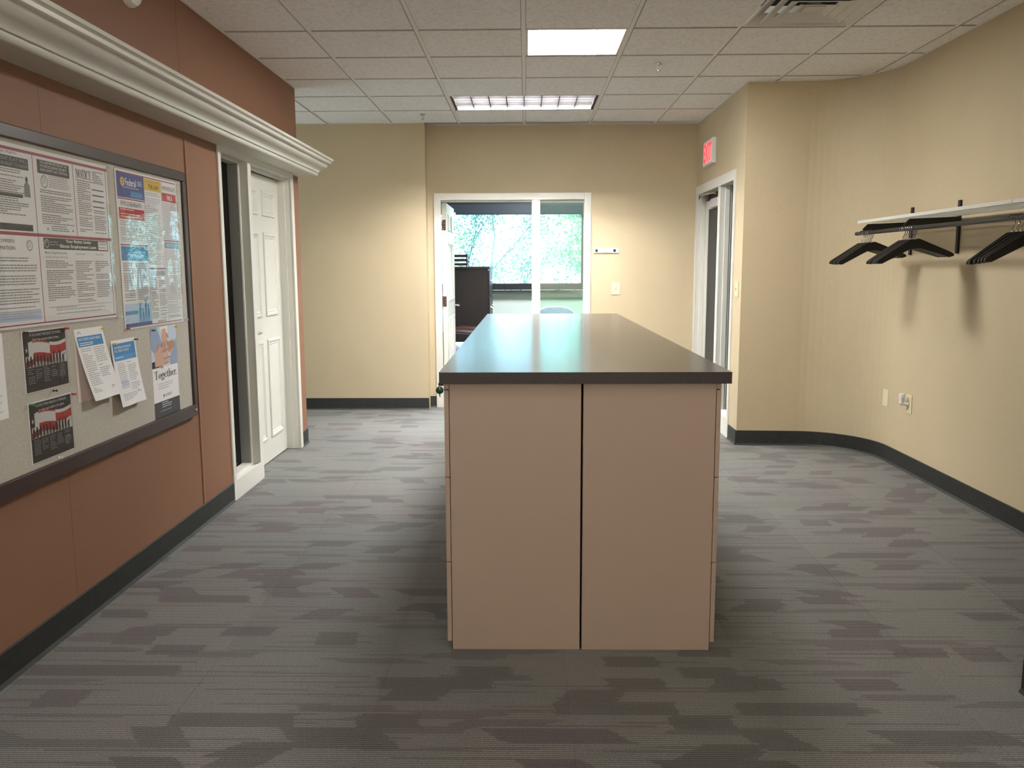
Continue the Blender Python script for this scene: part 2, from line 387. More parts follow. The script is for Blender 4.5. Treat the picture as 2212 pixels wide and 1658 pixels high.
sh = MB(); sh.face([(-1.54, -2.03, .71), (1.44, -2.03, .71), (1.44, -2.03, 2.49), (-1.54, -2.03, 2.49)]); sh.build('fill_shade', fill_shademat(), tw)
tw = bpy.data.objects.new('fill_window_corridor', None); C.objects.link(tw); tag(tw, 'unseen window added at the far end of the side corridor for daylight', 'window', kind='structure')  # added out of view as the source of corridor daylight, lifts the ceiling
B(-4.07, -4.064, 6.65, 7.85, .8, 2.4).build('pane', GLASS, tw)
for a in (6.65, 7.22, 7.80): B(-4.1, -4.03, a, a + .05, .8, 2.4).build('window_frame', BLACKM, tw)
wallbox('wall_right_room', [(3.4, 3.5, 6.2, 8.24, 0, WT), (1.74, 3.5, 8.12, 8.24, 0, WT)], BEIGE, 'hidden walls of the room behind the right door')
wallbox('wall_office_left', [(-1.75, -1.65, 8.24, 11.2, 0, WT)], SAGE, 'pale green side wall of the office')
wallbox('wall_office_right', [(2.6, 2.7, 8.24, 11.34, 0, WT)], SAGE, 'right side wall of the office')
wallbox('wall_office_window', [(-1.75, -1.25, 11.2, 11.34, 0, WT), (2.30, 2.6, 11.2, 11.34, 0, WT), (-1.25, 2.30, 11.2, 11.34, 0, 1.06), (-1.25, 2.30, 11.2, 11.34, 2.215, WT)], SAGE,
        'pale green wall below the office window')
# ------------------------------------------------------------------ baseboards
def base_run(name, pts, label, h=.112, d=.007, material=BLACKB):
    """pts: floor polyline along the wall face; room lies to the right of the run"""
    o2 = offs(pts, -d); o3 = offs(pts, -d - .008); mb = MB()
    for i in range(len(pts) - 1):
        p, q, p2, q2, p3, q3 = pts[i], pts[i + 1], o2[i], o2[i + 1], o3[i], o3[i + 1]
        def ring(a, b_, c): return [(a[0], a[1], .0005), (c[0], c[1], .0005), (b_[0], b_[1], .014), (b_[0], b_[1], h - .002), ((a[0] + b_[0]) / 2, (a[1] + b_[1]) / 2, h), (a[0], a[1], h)]
        r1, r2 = ring(p, p2, p3), ring(q, q2, q3); n = len(r1)
        for k in range(n): mb.face([r1[k], r1[(k + 1) % n], r2[(k + 1) % n], r2[k]])
        if i == 0: mb.face(r1[::-1])
        if i == len(pts) - 2: mb.face(r2)
    o = mb.build(name, material); bm = bmesh.new(); bm.from_mesh(o.data); bmesh.ops.remove_doubles(bm, verts=bm.verts, dist=1e-5)
    bmesh.ops.recalc_face_normals(bm, faces=bm.faces)
    for f in bm.faces: f.smooth = True
    for e in bm.edges:
        if len(e.link_faces) != 2 or e.calc_face_angle(0) > .5: e.smooth = False
    bm.to_mesh(o.data); bm.free()
    return tag(o, label, 'baseboard', kind='structure')
base_run('baseboard_left', [(XL, -2), (XL, 4.10)], 'long black rubber base under the bulletin board')
base_run('baseboard_left_short', [(XL, 4.102), (XL, 4.766)], 'short black rubber base piece ending at the white door frame')
base_run('baseboard_left_end', [(XL, 6.295), (XL, 6.46)], 'short black base piece between the door frame and the wall end')
base_run('baseboard_wall_end', [(XL, 6.462), (-4, 6.462)][::1], 'black base round the end of the terracotta wall', d=.006) if False else None
base_run('baseboard_back_left', [(-4, 8.0), (-.94, 8.0)], 'black rubber base along the back left wall section')
base_run('baseboard_back_corner', [(-.94, YB), (-.88, YB)], 'tiny black base piece beside the office door frame')
base_run('baseboard_back', [(.622, YB), (1.62, YB)], 'black base behind the island right of the office doorway')
base_run('baseboard_right_return', [(XR, 6.605), (XR, 6.36)], 'short black base piece beside the right door frame')
base_run('baseboard_right', inner, 'black rubber base that follows the curved wall')
base_run('baseboard_right_near', [(1.60, 2.56), (1.60, -2)], 'black base at the near right wall corner')

# ------------------------------------------------------------------ ceiling
cmb = B(-4.12, 3.5, -2.12, 8.24, CEIL + .20, CEIL + .26)
for a in ((-4.12, -4.0, -2.12, 8.24), (3.4, 3.5, -2.12, 8.24), (-4.0, 3.4, -2.12, -2.0), (-4.0, 3.4, 8.12, 8.24)): cmb.box(*a, CEIL + .003, CEIL + .20)
ceil = struct('ceiling', cmb, GRID, 'suspended ceiling of white fissured tiles in a white grid', 'ceiling')
struct('ceiling_office', B(-1.75, 2.7, 8.24, 11.34, WT, WT + .08), GRID, 'white ceiling of the office', 'ceiling')
GX = lambda i: -.0123 + .6096 * i
GY = lambda j: 4.9565 + .6096 * j
fixt = {(0, 0): 1, (-1, 3): 2, (0, 3): 2, (2, -1): 3, (-2, -6): 1, (1, -8): 1}
ctm = None
def tile_mesh():
    mb = MB(); a, b_ = .2895, .2935
    z0, z1 = 0, .009
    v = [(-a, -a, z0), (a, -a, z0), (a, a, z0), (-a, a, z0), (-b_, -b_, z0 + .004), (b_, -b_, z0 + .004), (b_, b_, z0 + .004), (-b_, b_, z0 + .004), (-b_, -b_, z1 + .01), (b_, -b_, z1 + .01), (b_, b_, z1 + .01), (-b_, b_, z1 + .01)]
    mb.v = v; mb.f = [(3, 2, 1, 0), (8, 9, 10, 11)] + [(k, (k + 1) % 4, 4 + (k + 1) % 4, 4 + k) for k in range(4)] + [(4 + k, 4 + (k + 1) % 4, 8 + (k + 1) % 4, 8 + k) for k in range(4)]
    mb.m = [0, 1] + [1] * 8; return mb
for i in range(-7, 5):
    for j in range(-12, 6):
        cx, cy = GX(i) + .3048, GY(j) + .3048
        if (i, j) in fixt: continue
        if i < -3 and cy < 6.2: continue
        if cx > 2.8 or cy > 8.3: continue
        if i >= 3 and cy < 2.2: continue
        if i >= 3 and cy > 6.7: continue
        if ctm is None: o = tile_mesh().build('ceiling_tile', [TILE, RAW_SHADE], ceil); ctm = o
        else: o = ctm.copy(); C.objects.link(o)
        o.location = (cx, cy, CEIL)
for i in range(-7, 5):
    y0 = 6.3 if i < -2 else -2.0
    y1 = 6.4 if i > 3 else 8.2
    for a, b_ in (((y0, GY(3) - .012), (GY(4) + .012, y1)) if i == 0 else ((y0, y1),)): B(GX(i) - .012, GX(i) + .012, a, b_, CEIL + .0058, CEIL + .02).build('main_runner', GRID, ceil)
for j in range(-11, 6):
    x0 = -3.95 if GY(j) > 6.4 else -1.72
    B(x0, 2.5 if 2.5 < GY(j) < 6.3 else 1.6, GY(j) - .012, GY(j) + .012, CEIL + .009, CEIL + .019).build('cross_tee', GRID, ceil)
def angle_strip(pts):
    o2 = offs(pts, -.018); mb = MB()
    for i in range(len(pts) - 1): mb.prism([pts[i], pts[i + 1], o2[i + 1], o2[i]], 'z', CEIL - .003, CEIL - .001)
    mb.build('wall_angle', GRID, ceil)
angle_strip([(XL, -2), (XL, 6.48)]); angle_strip([(-4, 8.0), (-.94, 8.0), ]); angle_strip([(-.94, YB), (1.62, YB)]); angle_strip([(XR, 8.1), (XR, 6.36)]); angle_strip(inner)

# ------------------------------------------------------------------ light fixtures
def emis(name, col, s):
    return mat(name, (.8, .8, .8), .6, emit=(col, s))
LENS = emis('lit_lens', (1.0, .975, .93), PANEL_L); LENSB = emis('lit_lens_rear', (1.0, .97, .92), PANEL_BACK); TUBE = emis('lit_tube', (1.0, .97, .94), TROFFER_L)
def flat_panel(i, j, m, label, name='ceiling_light'):
    x0, y0 = GX(i) + .012, GY(j) + .012; x1, y1 = x0 + .5856, y0 + .5856
    t = thing(name, ((x0 + x1) / 2, (y0 + y1) / 2, CEIL), label, 'ceiling light', 'square ceiling lights')
    mb = MB()
    for a in ((x0, x1, y0, y0 + .016), (x0, x1, y1 - .016, y1), (x0, x0 + .016, y0 + .016, y1 - .016), (x1 - .016, x1, y0 + .016, y1 - .016)):
        mb.box(a[0], a[1], a[2], a[3], CEIL + .001, CEIL + .03)
    mb.build('frame', WPLAST, t)
    mb = B(x0 + .016, x1 - .016, y0 + .016, y1 - .016, CEIL + .006, CEIL + .012)
    mb.build('diffuser', m, t)
    mb = MB().box(x0 + .016, x1 - .016, y0 + .30, y0 + .304, CEIL + .0035, CEIL + .006)
    mb.build('diffuser_rib', m, t)
    return t
flat_panel(0, 0, LENS, 'glowing square ceiling light with a flat white lens above the island')
for (i, j), l in (((-2, -6), 'left'), ((1, -8), 'right')):
    flat_panel(i, j, LENSB, 'square ceiling light behind the camera on the %s' % l)
# louvred troffer
x0, x1, y0, y1 = GX(-1) + .012, GX(1) - .012, GY(3) + .012, GY(4) - .012
t = thing('louvred_ceiling_light', ((x0 + x1) / 2, (y0 + y1) / 2, CEIL), 'long ceiling light with a silvery louvre grid near the back wall', 'ceiling light')
LOUV = mat('satin_louvre', (.021, .0205, .021), .6, spec=.02)
REFL = mat('white_reflector', (.9, .88, .9), .5)
mb = MB(); mb.box(x0, x1, y0, y0 + .01, CEIL, CEIL + .15); mb.box(x0, x1, y1 - .01, y1, CEIL, CEIL + .15); mb.box(x0, x0 + .012, y0 + .01, y1 - .01, CEIL, CEIL + .15); mb.box(x1 - .012, x1, y0 + .01, y1 - .01, CEIL, CEIL + .15)
mb.box(x0, x1, y0, y1, CEIL + .15, CEIL + .16); mb.build('housing', [REFL], t)
for a in (x0 + .012, x1 - .034): B(a, a + .022, y0 + .01, y1 - .01, CEIL - .001, CEIL + .08).build('end_trim', BLACKM, t)
xa, xb = x0 + .034, x1 - .034; ya, yb = y0 + .012, y1 - .012
for k in range(1, 8):
    xc = xa + (xb - xa) * k / 8
    MB().prism([(xc - .003, CEIL + .002), (xc + .003, CEIL + .002), (xc + .007, CEIL + .060), (xc - .007, CEIL + .060)], 'y', ya, yb).build('louvre_blade', LOUV, t)
for k in range(1, 6):
    yc = ya + (yb - ya) * k / 6
    MB().prism([(yc - .004, CEIL + .003), (yc + .004, CEIL + .003), (yc + .011, CEIL + .060), (yc - .011, CEIL + .060)], 'x', xa, xb).build('louvre_rail', LOUV, t)
for k in range(4):
    yc = ya + (yb - ya) * (k + .5) / 4
    MB().tube([(xa + .01, yc, CEIL + .105), (xb - .01, yc, CEIL + .105)], .0155, 10).build('fluorescent_tube', TUBE, t)
# air diffuser
x0, x1, y0, y1 = GX(2) + .012, GX(3) - .012, GY(-1) + .012, GY(0) - .012
cx, cy = (x0 + x1) / 2, (y0 + y1) / 2
t = thing('air_diffuser', (cx, cy, CEIL), 'square four-way metal air vent with stepped cones in the ceiling', 'vent')
VM = mat('cream_vent_metal', (.66, .65, .60), .35, noise=(6, .06))
def ringf(mb, r0, za, r1, zb, th=.002):
    P = lambda r, z: [(cx - r, cy - r, z), (cx + r, cy - r, z), (cx + r, cy + r, z), (cx - r, cy + r, z)]
    a, b_, c, d = P(r0, za), P(r1, zb), P(r1 - .002, zb + th), P(r0 - .002, za + th)
    for k in range(4):
        k2 = (k + 1) % 4
        mb.face([a[k], a[k2], b_[k2], b_[k]]); mb.face([b_[k], b_[k2], c[k2], c[k]]); mb.face([c[k], c[k2], d[k2], d[k]]); mb.face([d[k], d[k2], a[k2], a[k]])
mb = MB(); ringf(mb, .2925, CEIL - .001, .278, CEIL - .001); ringf(mb, .278, CEIL - .001, .205, CEIL + .045); mb.build('outer_frame', VM, t)
for r in (.215, .155, .095):
    mb = MB(); ringf(mb, r, CEIL - .004, r - .050, CEIL + .016); ringf(mb, r + .006, CEIL - .002, r, CEIL - .004); mb.build('cone', VM, t)
mb = MB(); mb.box(cx - .05, cx + .05, cy - .05, cy + .05, CEIL + .005, CEIL + .008); ringf(mb, .05, CEIL + .004, .03, CEIL + .03); mb.build('centre_plate', VM, t)
B(cx - .26, cx + .26, cy - .26, cy + .26, CEIL + .10, CEIL + .11).build('duct_opening', DARK, t)
# sprinklers
def sprinkler(x, y, label):
    t = thing('sprinkler_head', (x, y, CEIL), label, 'sprinkler', 'ceiling sprinklers')
    MB().lathe([(.024, 0), (.028, -.002), (.026, -.005), (.012, -.010)], (x, y, CEIL), n=20).build('escutcheon', CHROME, t, smooth=True)
    mb = MB(); mb.tube([(x - .008, y, CEIL - .01), (x - .011, y, CEIL - .03), (x, y, CEIL - .045)], .0025, 6); mb.tube([(x + .008, y, CEIL - .01), (x + .011, y, CEIL - .03), (x, y, CEIL - .045)], .0025, 6); mb.build('frame_arm', STEEL, t)
    MB().lathe([(.014, 0), (.014, .002)], (x, y, CEIL - .048), n=14).build('deflector', STEEL, t)
sprinkler(.883, 5.79, 'sprinkler head in the ceiling right of the square light')
sprinkler(-.90, 7.55, 'sprinkler head in the ceiling near the back left wall corner')
# round device high on the left wall
t = thing('smoke_alarm', (XL, 3.80, 2.575), 'round white alarm high on the terracotta wall, cut by the top edge', 'alarm')
MB().lathe([(.088, 0), (.088, .012), (.078, .030), (.05, .038)], (XL, 3.80, 2.575), 'x', 32).build('alarm_body', WPLAST, t, smooth=True)
MB().lathe([(.03, .038), (.028, .044)], (XL, 3.80, 2.575), 'x', 20).build('alarm_cap', WPLAST, t)

# ------------------------------------------------------------------ cornice on the left wall
s = .00356
def cp(px, py): return (XL + (px - 641) * s, 2.050 + (377 - py) * s)
prof = [(XL, 2.046), cp(678, 377), cp(680, 377.3), cp(682.5, 376.2), cp(684.3, 374), cp(684.6, 371.5), cp(683.2, 369.8), cp(686.2, 370)]
for a in range(0, 7):
    th = a / 6; prof.append(cp(687 + 7 * th ** 1.5 * 1.0, 368 - 5.2 * th ** .8))
prof += [cp(697, 362), cp(700, 361), cp(703, 359), cp(705, 356.8), cp(706, 354.4), cp(706, 353.2), cp(711, 353.4), cp(712.8, 352.2), cp(713.2, 350), cp(713.4, 348.5), cp(715.2, 347), cp(718, 346.7), cp(718.7, 344.6), cp(717.6, 342.2), (XL, 2.050 + (377 - 342) * s)]
struct('trim_1', MB().prism(prof, 'y', -2, 6.462), WHITE, 'long white crown moulding running along the terracotta wall', 'moulding', smooth=True)

# ------------------------------------------------------------------ door frames
def frame_leftwall():
    t = thing('trim_2', (XL, 5.5, 0), 'white door and sidelight frame in the terracotta wall', 'door frame', kind='structure')
    f = .010
    def cas(y0, y1, z0, z1): B(XL, XL + f, y0, y1, z0, z1).build('casing', WHITE, t, bevel=.002)
    cas(4.768, 4.812, 0, 2.060); cas(6.235, 6.296, 0, 2.060); cas(4.812, 6.235, 2.010, 2.060); cas(5.264, 5.326, 0, 2.010); cas(4.812, 5.264, 0, .118)
    # jambs / reveals with a stop
    def jamb(y0, y1, z0=0, z1=2.03): B(XL - .118, XL, y0, y1, z0, z1).build('jamb', WHITE, t, bevel=.001)
    jamb(4.792, 4.808); jamb(6.240, 6.258); jamb(5.270, 5.320)
    B(XL - .118, XL, 4.808, 5.270, 2.014, 2.034).build('head_jamb', WHITE, t); B(XL - .118, XL, 5.320, 6.240, 2.014, 2.034).build('head_jamb', WHITE, t)
    B(XL - .118, XL, 4.808, 5.270, .0, .106).build('sill', WHITE, t, bevel=.002)
    # stops
    for y0, y1 in ((5.252, 5.270), (4.808, 4.826), (6.224, 6.240)):
        B(XL - .10, XL - .042, y0, y1, 0.106 if y0 < 5.3 else 0, 2.014).build('stop', WHITE, t, bevel=.002)
    B(XL - .10, XL - .042, 4.826, 5.252, 1.998, 2.014).build('stop', WHITE, t); B(XL - .085, XL - .042, 5.320, 6.224, 1.998, 2.014).build('stop', WHITE, t)
    B(XL - .10, XL - .042, 4.826, 5.252, .106, .122).build('stop', WHITE, t)
    g = thing('window_1', (XL - .08, 5.04, .12), 'narrow dark sidelight pane beside the white six-panel door', 'window', kind='structure')
    B(XL - .116, XL - .110, 4.826, 5.252, .122, 1.998).build('pane', DGLASS, g)
    B(XL - .109, XL - .046, 5.238, 5.2515, .122, 1.997).build('inner_jamb', GREYR, g); B(XL - .30, XL - .121, 5.252, 5.262, .0, 2.2).build('inner_return', GREYR, g)
frame_leftwall()
def six_panel(name, label, w, h, th, m, kindloc):
    """local: x along width 0..w, y thickness 0..th (front face at y=0 looks to -y), z up"""
    t = thing(name, (0, 0, 0), label, 'door', kind='structure')
    MB().box(0, w, 0, th, 0, h).build('door_slab', m, t, bevel=.002)
    st = .115; mid = .10; pw = (w - 2 * st - mid) / 2
    zs = [(.16, .86), (1.02, 1.60), (1.71, 1.93)]
    for side in (0, 1):
        for c in (0, 1):
            xx = st + c * (pw + mid)
            for z0, z1 in zs:
                z1 = min(z1, h - .10); mb = MB()
                y0 = 0 if side == 0 else th; sg = -1 if side == 0 else 1
                # raised bead moulding round the panel, stepped, and field
                def ring(a0, b0, d0, a1, d1):
                    P = lambda a, d: [(xx + a, y0 + sg * d, z0 + a), (xx + pw - a, y0 + sg * d, z0 + a), (xx + pw - a, y0 + sg * d, z1 - a), (xx + a, y0 + sg * d, z1 - a)]
                    A, D = P(a0, d0), P(a1, d1)
                    for k in range(4): mb.face([A[k], A[(k + 1) % 4], D[(k + 1) % 4], D[k]])
                ring(0, 0, 0, .004, .010); ring(.004, 0, .010, .018, .011); ring(.018, 0, .011, .028, .004); ring(.028, 0, .004, .033, .006); ring(.033, 0, .006, .044, .0015)
                a = .044; mb.face([(xx + a, y0 + sg * .0015, z0 + a), (xx + pw - a, y0 + sg * .0015, z0 + a), (xx + pw - a, y0 + sg * .0015, z1 - a), (xx + a, y0 + sg * .0015, z1 - a)])
                mb.build('door_panel', m, t)
    return t
def lever(parent, c, out, along, m=STEEL, L=.11):
    c, out, along = Vector(c), Vector(out), Vector(along)
    mb = MB(); mb.tube([c, c + out * .008], .030, 18); mb.tube([c + out * .006, c + out * .05, c + out * .055 + along * .01, c + out * .055 + along * L], [.009, .009, .010, .008], 10)
    mb.build('lever_handle', m, parent, smooth=True)
d1 = six_panel('door_1', 'closed white six-panel door in the terracotta wall', .90, 1.985, .04, DOORW, None)
d1.rotation_euler = (0, 0, PI / 2); d1.location = (XL - .090, 5.323, .008)   # local x -> +Y, local -y (front) -> +X
lever(d1, (.10, 0, .93), (0, -1, 0), (1, 0, 0))
for o in d1.children: o.matrix_parent_inverse = Matrix()

# back doorway
t = thing('trim_3', (-.13, YB, 0), 'white frame of the office doorway and its sidelight', 'door frame', kind='structure')
f = .012
for a in ((-.878, -.813, 0, 2.062), (.556, .620, 0, 2.062), (.058, .137, 0, 1.998)): B(a[0], a[1], YB - f, YB, a[2], a[3]).build('casing', WHITE, t, bevel=.002)
B(-.813, .556, YB - f, YB, 1.998, 2.062).build('casing', WHITE, t, bevel=.002)
for a in ((-.848, -.828), (.570, .590), (.072, .122)): B(a[0], a[1], YB, 8.24, 0, 2.02).build('jamb', WHITE, t, bevel=.001)
B(-.828, .072, YB, 8.24, 2.005, 2.028).build('head_jamb', WHITE, t); B(.122, .570, YB, 8.24, 2.005, 2.028).build('head_jamb', WHITE, t)
B(-.828, .072, YB + .02, YB + .06, 1.982, 2.005).build('stop', WHITE, t); B(.122, .570, YB + .03, YB + .09, 1.975, 2.005).build('stop', WHITE, t)
for a in ((.122, .138), (.554, .570), (.056, .072), (-.828, -.816)): B(a[0], a[1], YB + .03, YB + .075, 0, 1.982).build('stop', WHITE, t)
B(.122, .570, YB, 8.24, 0, .11).build('sill', WHITE, t)
g = thing('window_2', (.345, 8.19, .11), 'clear sidelight pane right of the open office door', 'window', kind='structure')
B(.138, .554, 8.176, 8.182, .11, 1.98).build('pane', SGLASS, g)
d2 = six_panel('door_2', 'white six-panel door standing open into the office', .86, 1.97, .045, DOORW, None)
d2.rotation_euler = (0, 0, PI / 2); d2.location = (-.767, 8.205, .010)
lever(d2, (.79, 0, .955), (0, -1, 0), (-1, 0, 0), CHROME, .12)
for o in d2.children: o.matrix_parent_inverse = Matrix()
for z in (.25, .985, 1.72):
    mb = B(-.814, -.776, 8.201, 8.2045, z, z + .10); o = mb.build('hinge', BROWNM, d2); o.matrix_parent_inverse = Matrix(); bpy.context.view_layer.update()
    o.matrix_parent_inverse = (Matrix.Translation((-.767, 8.205, .010)) @ Matrix.Rotation(PI / 2, 4, 'Z')).inverted()
    mb = MB(); [mb.lathe([(.0035, 0), (.0035, -.0015)], (xx, 8.2005, zz), 'y', 10) for xx, zz in ((-.802, z + .088), (-.786, z + .066), (-.786, z + .038), (-.802, z + .014))]
    o2 = mb.build('hinge_screw', CHROME, o)

# right door frame
t = thing('trim_4', (XR, 7.3, 0), 'white frame of the grey door and sidelight under the exit sign', 'door frame', kind='structure')
for a in ((8.052, 8.112, 0, 2.105), (7.10, 7.17, 0, 2.025), (6.606, 6.656, 0, 2.105)): B(XR - .012, XR, a[0], a[1], a[2], a[3]).build('casing', WHITE, t, bevel=.002)
B(XR - .012, XR, 6.656, 8.052, 2.025, 2.105).build('casing', WHITE, t, bevel=.002); B(XR - .012, XR, 6.656, 7.10, 0, .16).build('casing', WHITE, t, bevel=.002)
for a in ((8.056, 8.088), (7.105, 7.165), (6.642, 6.652)): B(XR, XR + .118, a[0], a[1], 0, 2.06).build('jamb', WHITE, t, bevel=.001)
B(XR, XR + .118, 6.652, 7.105, 2.03, 2.072).build('head_jamb', WHITE, t); B(XR, XR + .118, 7.165, 8.056, 2.03, 2.072).build('head_jamb', WHITE, t)
B(XR, XR + .118, 6.652, 7.105, 0, .15).build('sill', WHITE, t)
for a in ((8.04, 8.056), (7.089, 7.105), (7.165, 7.178)): B(XR + .03, XR + .07, a[0], a[1], 0, 2.03).build('stop', WHITE, t, bevel=.002)
g = thing('window_3', (XR + .1, 6.87, .15), 'narrow dark sidelight pane beside the grey door', 'window', kind='structure')
B(XR + .088, XR + .094, 6.652, 7.105, .15, 2.03).build('pane', DGLASS, g)
d3 = thing('door_3', (XR + .08, 8.05, 0), 'closed door with a large grey panel and a closer arm', 'door', kind='structure')
mb = MB(); mb.box(XR + .072, XR + .115, 7.932, 8.050, .01, 1.962); mb.box(XR + .072, XR + .115, 7.178, 7.26, .01, 1.962); mb.box(XR + .072, XR + .115, 7.26, 7.932, .01, .25); mb.box(XR + .072, XR + .115, 7.26, 7.932, 1.885, 1.962)
B(XR + .095, XR + .110, 7.178, 8.05, 1.964, 2.03).build('gap_shade', BLACKM, d3)  # black strip paints the darkness of the gap above the door leaf
mb.build('door_leaf', WHITE, d3, bevel=.001)
B(XR + .082, XR + .105, 7.26, 7.932, .25, 1.885).build('grey_panel', GREYD, d3)
mb = MB(); mb.box(XR + .080, XR + .082, 7.922, 7.932, .25, 1.90); mb.build('gasket', BLACKM, d3)
B(XR + .012, XR + .072, 7.30, 7.59, 1.876, 1.955).build('closer_body', mat('silver_closer', (.55, .53, .55), .4, metal=.3), d3, bevel=.008)
mb = MB(); mb.tube([(XR + .04, 7.50, 1.99), (XR + .035, 7.52, 2.005), (XR - .035, 7.86, 2.008)], .007, 8); mb.tube([(XR - .035, 7.86, 2.008), (XR + .01, 8.02, 2.02)], .006, 8); mb.tube([(XR - .035, 7.86, 1.975), (XR - .035, 7.86, 2.02)], .011, 10); mb.box(XR - .012, XR + .02, 7.93, 8.05, 2.006, 2.022)
mb.build('closer_arm', CHROME, d3, smooth=True)

# ------------------------------------------------------------------ text helpers
def text_mesh(txt, bold=.0):
    cu = bpy.data.curves.new('t', 'FONT'); cu.body = txt; cu.offset = bold; cu.resolution_u = 3; cu.fill_mode = 'FRONT'
    o = bpy.data.objects.new('t', cu); C.objects.link(o); bpy.context.view_layer.update()
    dg = bpy.context.evaluated_depsgraph_get(); me = bpy.data.meshes.new_from_object(o.evaluated_get(dg))
    v = [tuple(x.co) for x in me.vertices]; f = [tuple(p.vertices) for p in me.polygons]
    bpy.data.objects.remove(o); bpy.data.meshes.remove(me); bpy.data.curves.remove(cu); return v, f
class Sheet:
    """print collected by ink on a sheet; u (to the right), v (up) in metres, origin at the lower left corner. map(u, v, lift) -> world"""
    def __init__(s, fn): s.fn = fn; s.inks = {}; s.lev = 0
    def mb(s, ink):
        if ink.name not in s.inks: s.inks[ink.name] = (MB(), ink)
        return s.inks[ink.name][0]
    def poly(s, pts, ink, lift=.0004):
        s.mb(ink).face([s.fn(u, v, lift) for u, v in pts])
    def rect(s, u0, v0, u1, v1, ink, lift=.0004):
        n = max(1, int(max(u1 - u0, v1 - v0) / .03)) if getattr(s, 'curved', False) else 1
        for i in range(n):
            for j in range(n):
                a, b_ = u0 + (u1 - u0) * i / n, u0 + (u1 - u0) * (i + 1) / n; c, d = v0 + (v1 - v0) * j / n, v0 + (v1 - v0) * (j + 1) / n
                s.poly([(a, c), (b_, c), (b_, d), (a, d)], ink, lift)
    def text(s, txt, u0, v0, u1, v1, ink, lift=.0009, bold=.0, slant=0):
        v, f = text_mesh(txt, bold)
        if not v: return
        ax, bx = min(p[0] for p in v), max(p[0] for p in v); ay, by = min(p[1] for p in v), max(p[1] for p in v)
        mb = s.mb(ink); b0 = len(mb.v)
        for p in v:
            tu = (p[0] - ax) / (bx - ax); tv = (p[1] - ay) / (by - ay); mb.v.append(tuple(s.fn(u0 + (u1 - u0) * tu + slant * tv, v0 + (v1 - v0) * tv, lift)))
        for q in f: mb.f.append(tuple(b0 + i for i in q)); mb.m.append(0)
    def words(s, u0, v0, u1, v1, ink, pitch=.0075, h=.0032, lift=.0008, para=.12, wmin=.006, wmax=.022, ragged=.25):
        v = v1 - h; rnd = random
        while v > v0:
            end = u1 - (rnd.random() ** 2) * ragged * (u1 - u0)
            if rnd.random() < para: end = u0 + (u1 - u0) * rnd.uniform(.2, .7)
            u = u0
            while u < end - wmin:
                w_ = min(rnd.uniform(wmin, wmax), end - u); s.poly([(u, v), (u + w_, v), (u + w_, v + h), (u, v + h)], ink, lift); u += w_ + .0025
            v -= pitch
            if rnd.random() < para: v -= pitch * .7
    def stroke(s, pts, ink, wd, lift=.0009):
        for (a, b_), wa in zip(zip(pts, pts[1:]), wd if isinstance(wd, list) else [wd] * len(pts)):
            d = Vector((b_[0] - a[0], b_[1] - a[1]));
            if d.length < 1e-7: continue
            n = Vector((-d.y, d.x)).normalized() * wa / 2; e = d.normalized() * wa * .15
            s.poly([(a[0] - n.x - e.x, a[1] - n.y - e.y), (b_[0] - n.x + e.x, b_[1] - n.y + e.y), (b_[0] + n.x + e.x, b_[1] + n.y + e.y), (a[0] + n.x - e.x, a[1] + n.y - e.y)], ink, lift)
    def serif(s, txt, u0, v0, u1, v1, ink, lift=.0009):
        """hand-drawn serif letters; glyphs on a box: x in 0..w, y 0..1 (x-height .62, descender -.3)"""
        T, t_, h_ = .15, .055, .05
        def bar(x, y0, y1, w=T): return ('r', x - w / 2, y0, x + w / 2, y1)
        def sf(x, y, w=.30, up=0): return ('r', x - w / 2, y, x + w / 2, y + h_)
        def arc(cx_, cy_, rx, ry, a0, a1, n=20): return ('a', cx_, cy_, rx, ry, a0, a1, n)
        G = {'N': (.92, [bar(.18, 0, 1, .06), sf(.18, 0), sf(.12, 1 - h_, .22), ('p', [(.12, 1), (.28, 1), (.80, 0), (.70, 0)]), bar(.74, 0, 1, .06), sf(.76, 1 - h_)]),
             'O': (.86, [arc(.43, .5, .34, .46, 0, 360, 30)]), 'T': (.80, [bar(.40, 0, 1), sf(.40, 0, .34), ('r', .04, .94, .76, 1), ('r', .04, .78, .075, 1), ('r', .725, .78, .76, 1)]),
             'I': (.42, [bar(.21, 0, 1), sf(.21, 0, .34), sf(.21, 1 - h_, .34)]), 'C': (.80, [arc(.43, .5, .34, .46, 45, 315, 26), ('r', .68, .68, .72, .98)]),
             'E': (.76, [bar(.20, 0, 1), sf(.16, 0, .25), sf(.16, 1 - h_, .25), ('r', .2, 0, .70, .055), ('r', .2, .945, .66, 1), ('r', .2, .48, .52, .53), ('r', .665, 0, .70, .24), ('r', .63, .80, .66, 1), ('r', .50, .40, .53, .62)]),
             'o': (.58, [arc(.29, .31, .20, .28, 0, 360, 24)]), 'e': (.54, [arc(.28, .31, .20, .28, 25, 325, 22), ('r', .12, .33, .46, .37)]),
             'g': (.56, [arc(.26, .40, .16, .19, 0, 360, 20), arc(.27, -.10, .20, .15, 0, 360, 20), ('r', .38, .54, .54, .60), ('p', [(.14, .22), (.19, .24), (.14, .08), (.08, .06)])]),
             't': (.38, [bar(.18, .08, .78, .12), ('r', .04, .56, .34, .61), arc(.26, .10, .08, .09, 180, 330, 8)]),
             'h': (.62, [bar(.16, 0, 1, .12), sf(.16, 0, .26), ('r', .04, .95, .20, 1), bar(.46, 0, .46, .12), sf(.46, 0, .26), arc(.34, .42, .13, .18, 0, 150, 12)]),
             'r': (.44, [bar(.16, 0, .60, .12), sf(.16, 0, .28), ('r', .04, .55, .2, .60), arc(.32, .44, .10, .14, 50, 170, 8), ('r', .34, .46, .42, .56)]),
             '.': (.24, [('r', .06, 0, .19, .12)])}
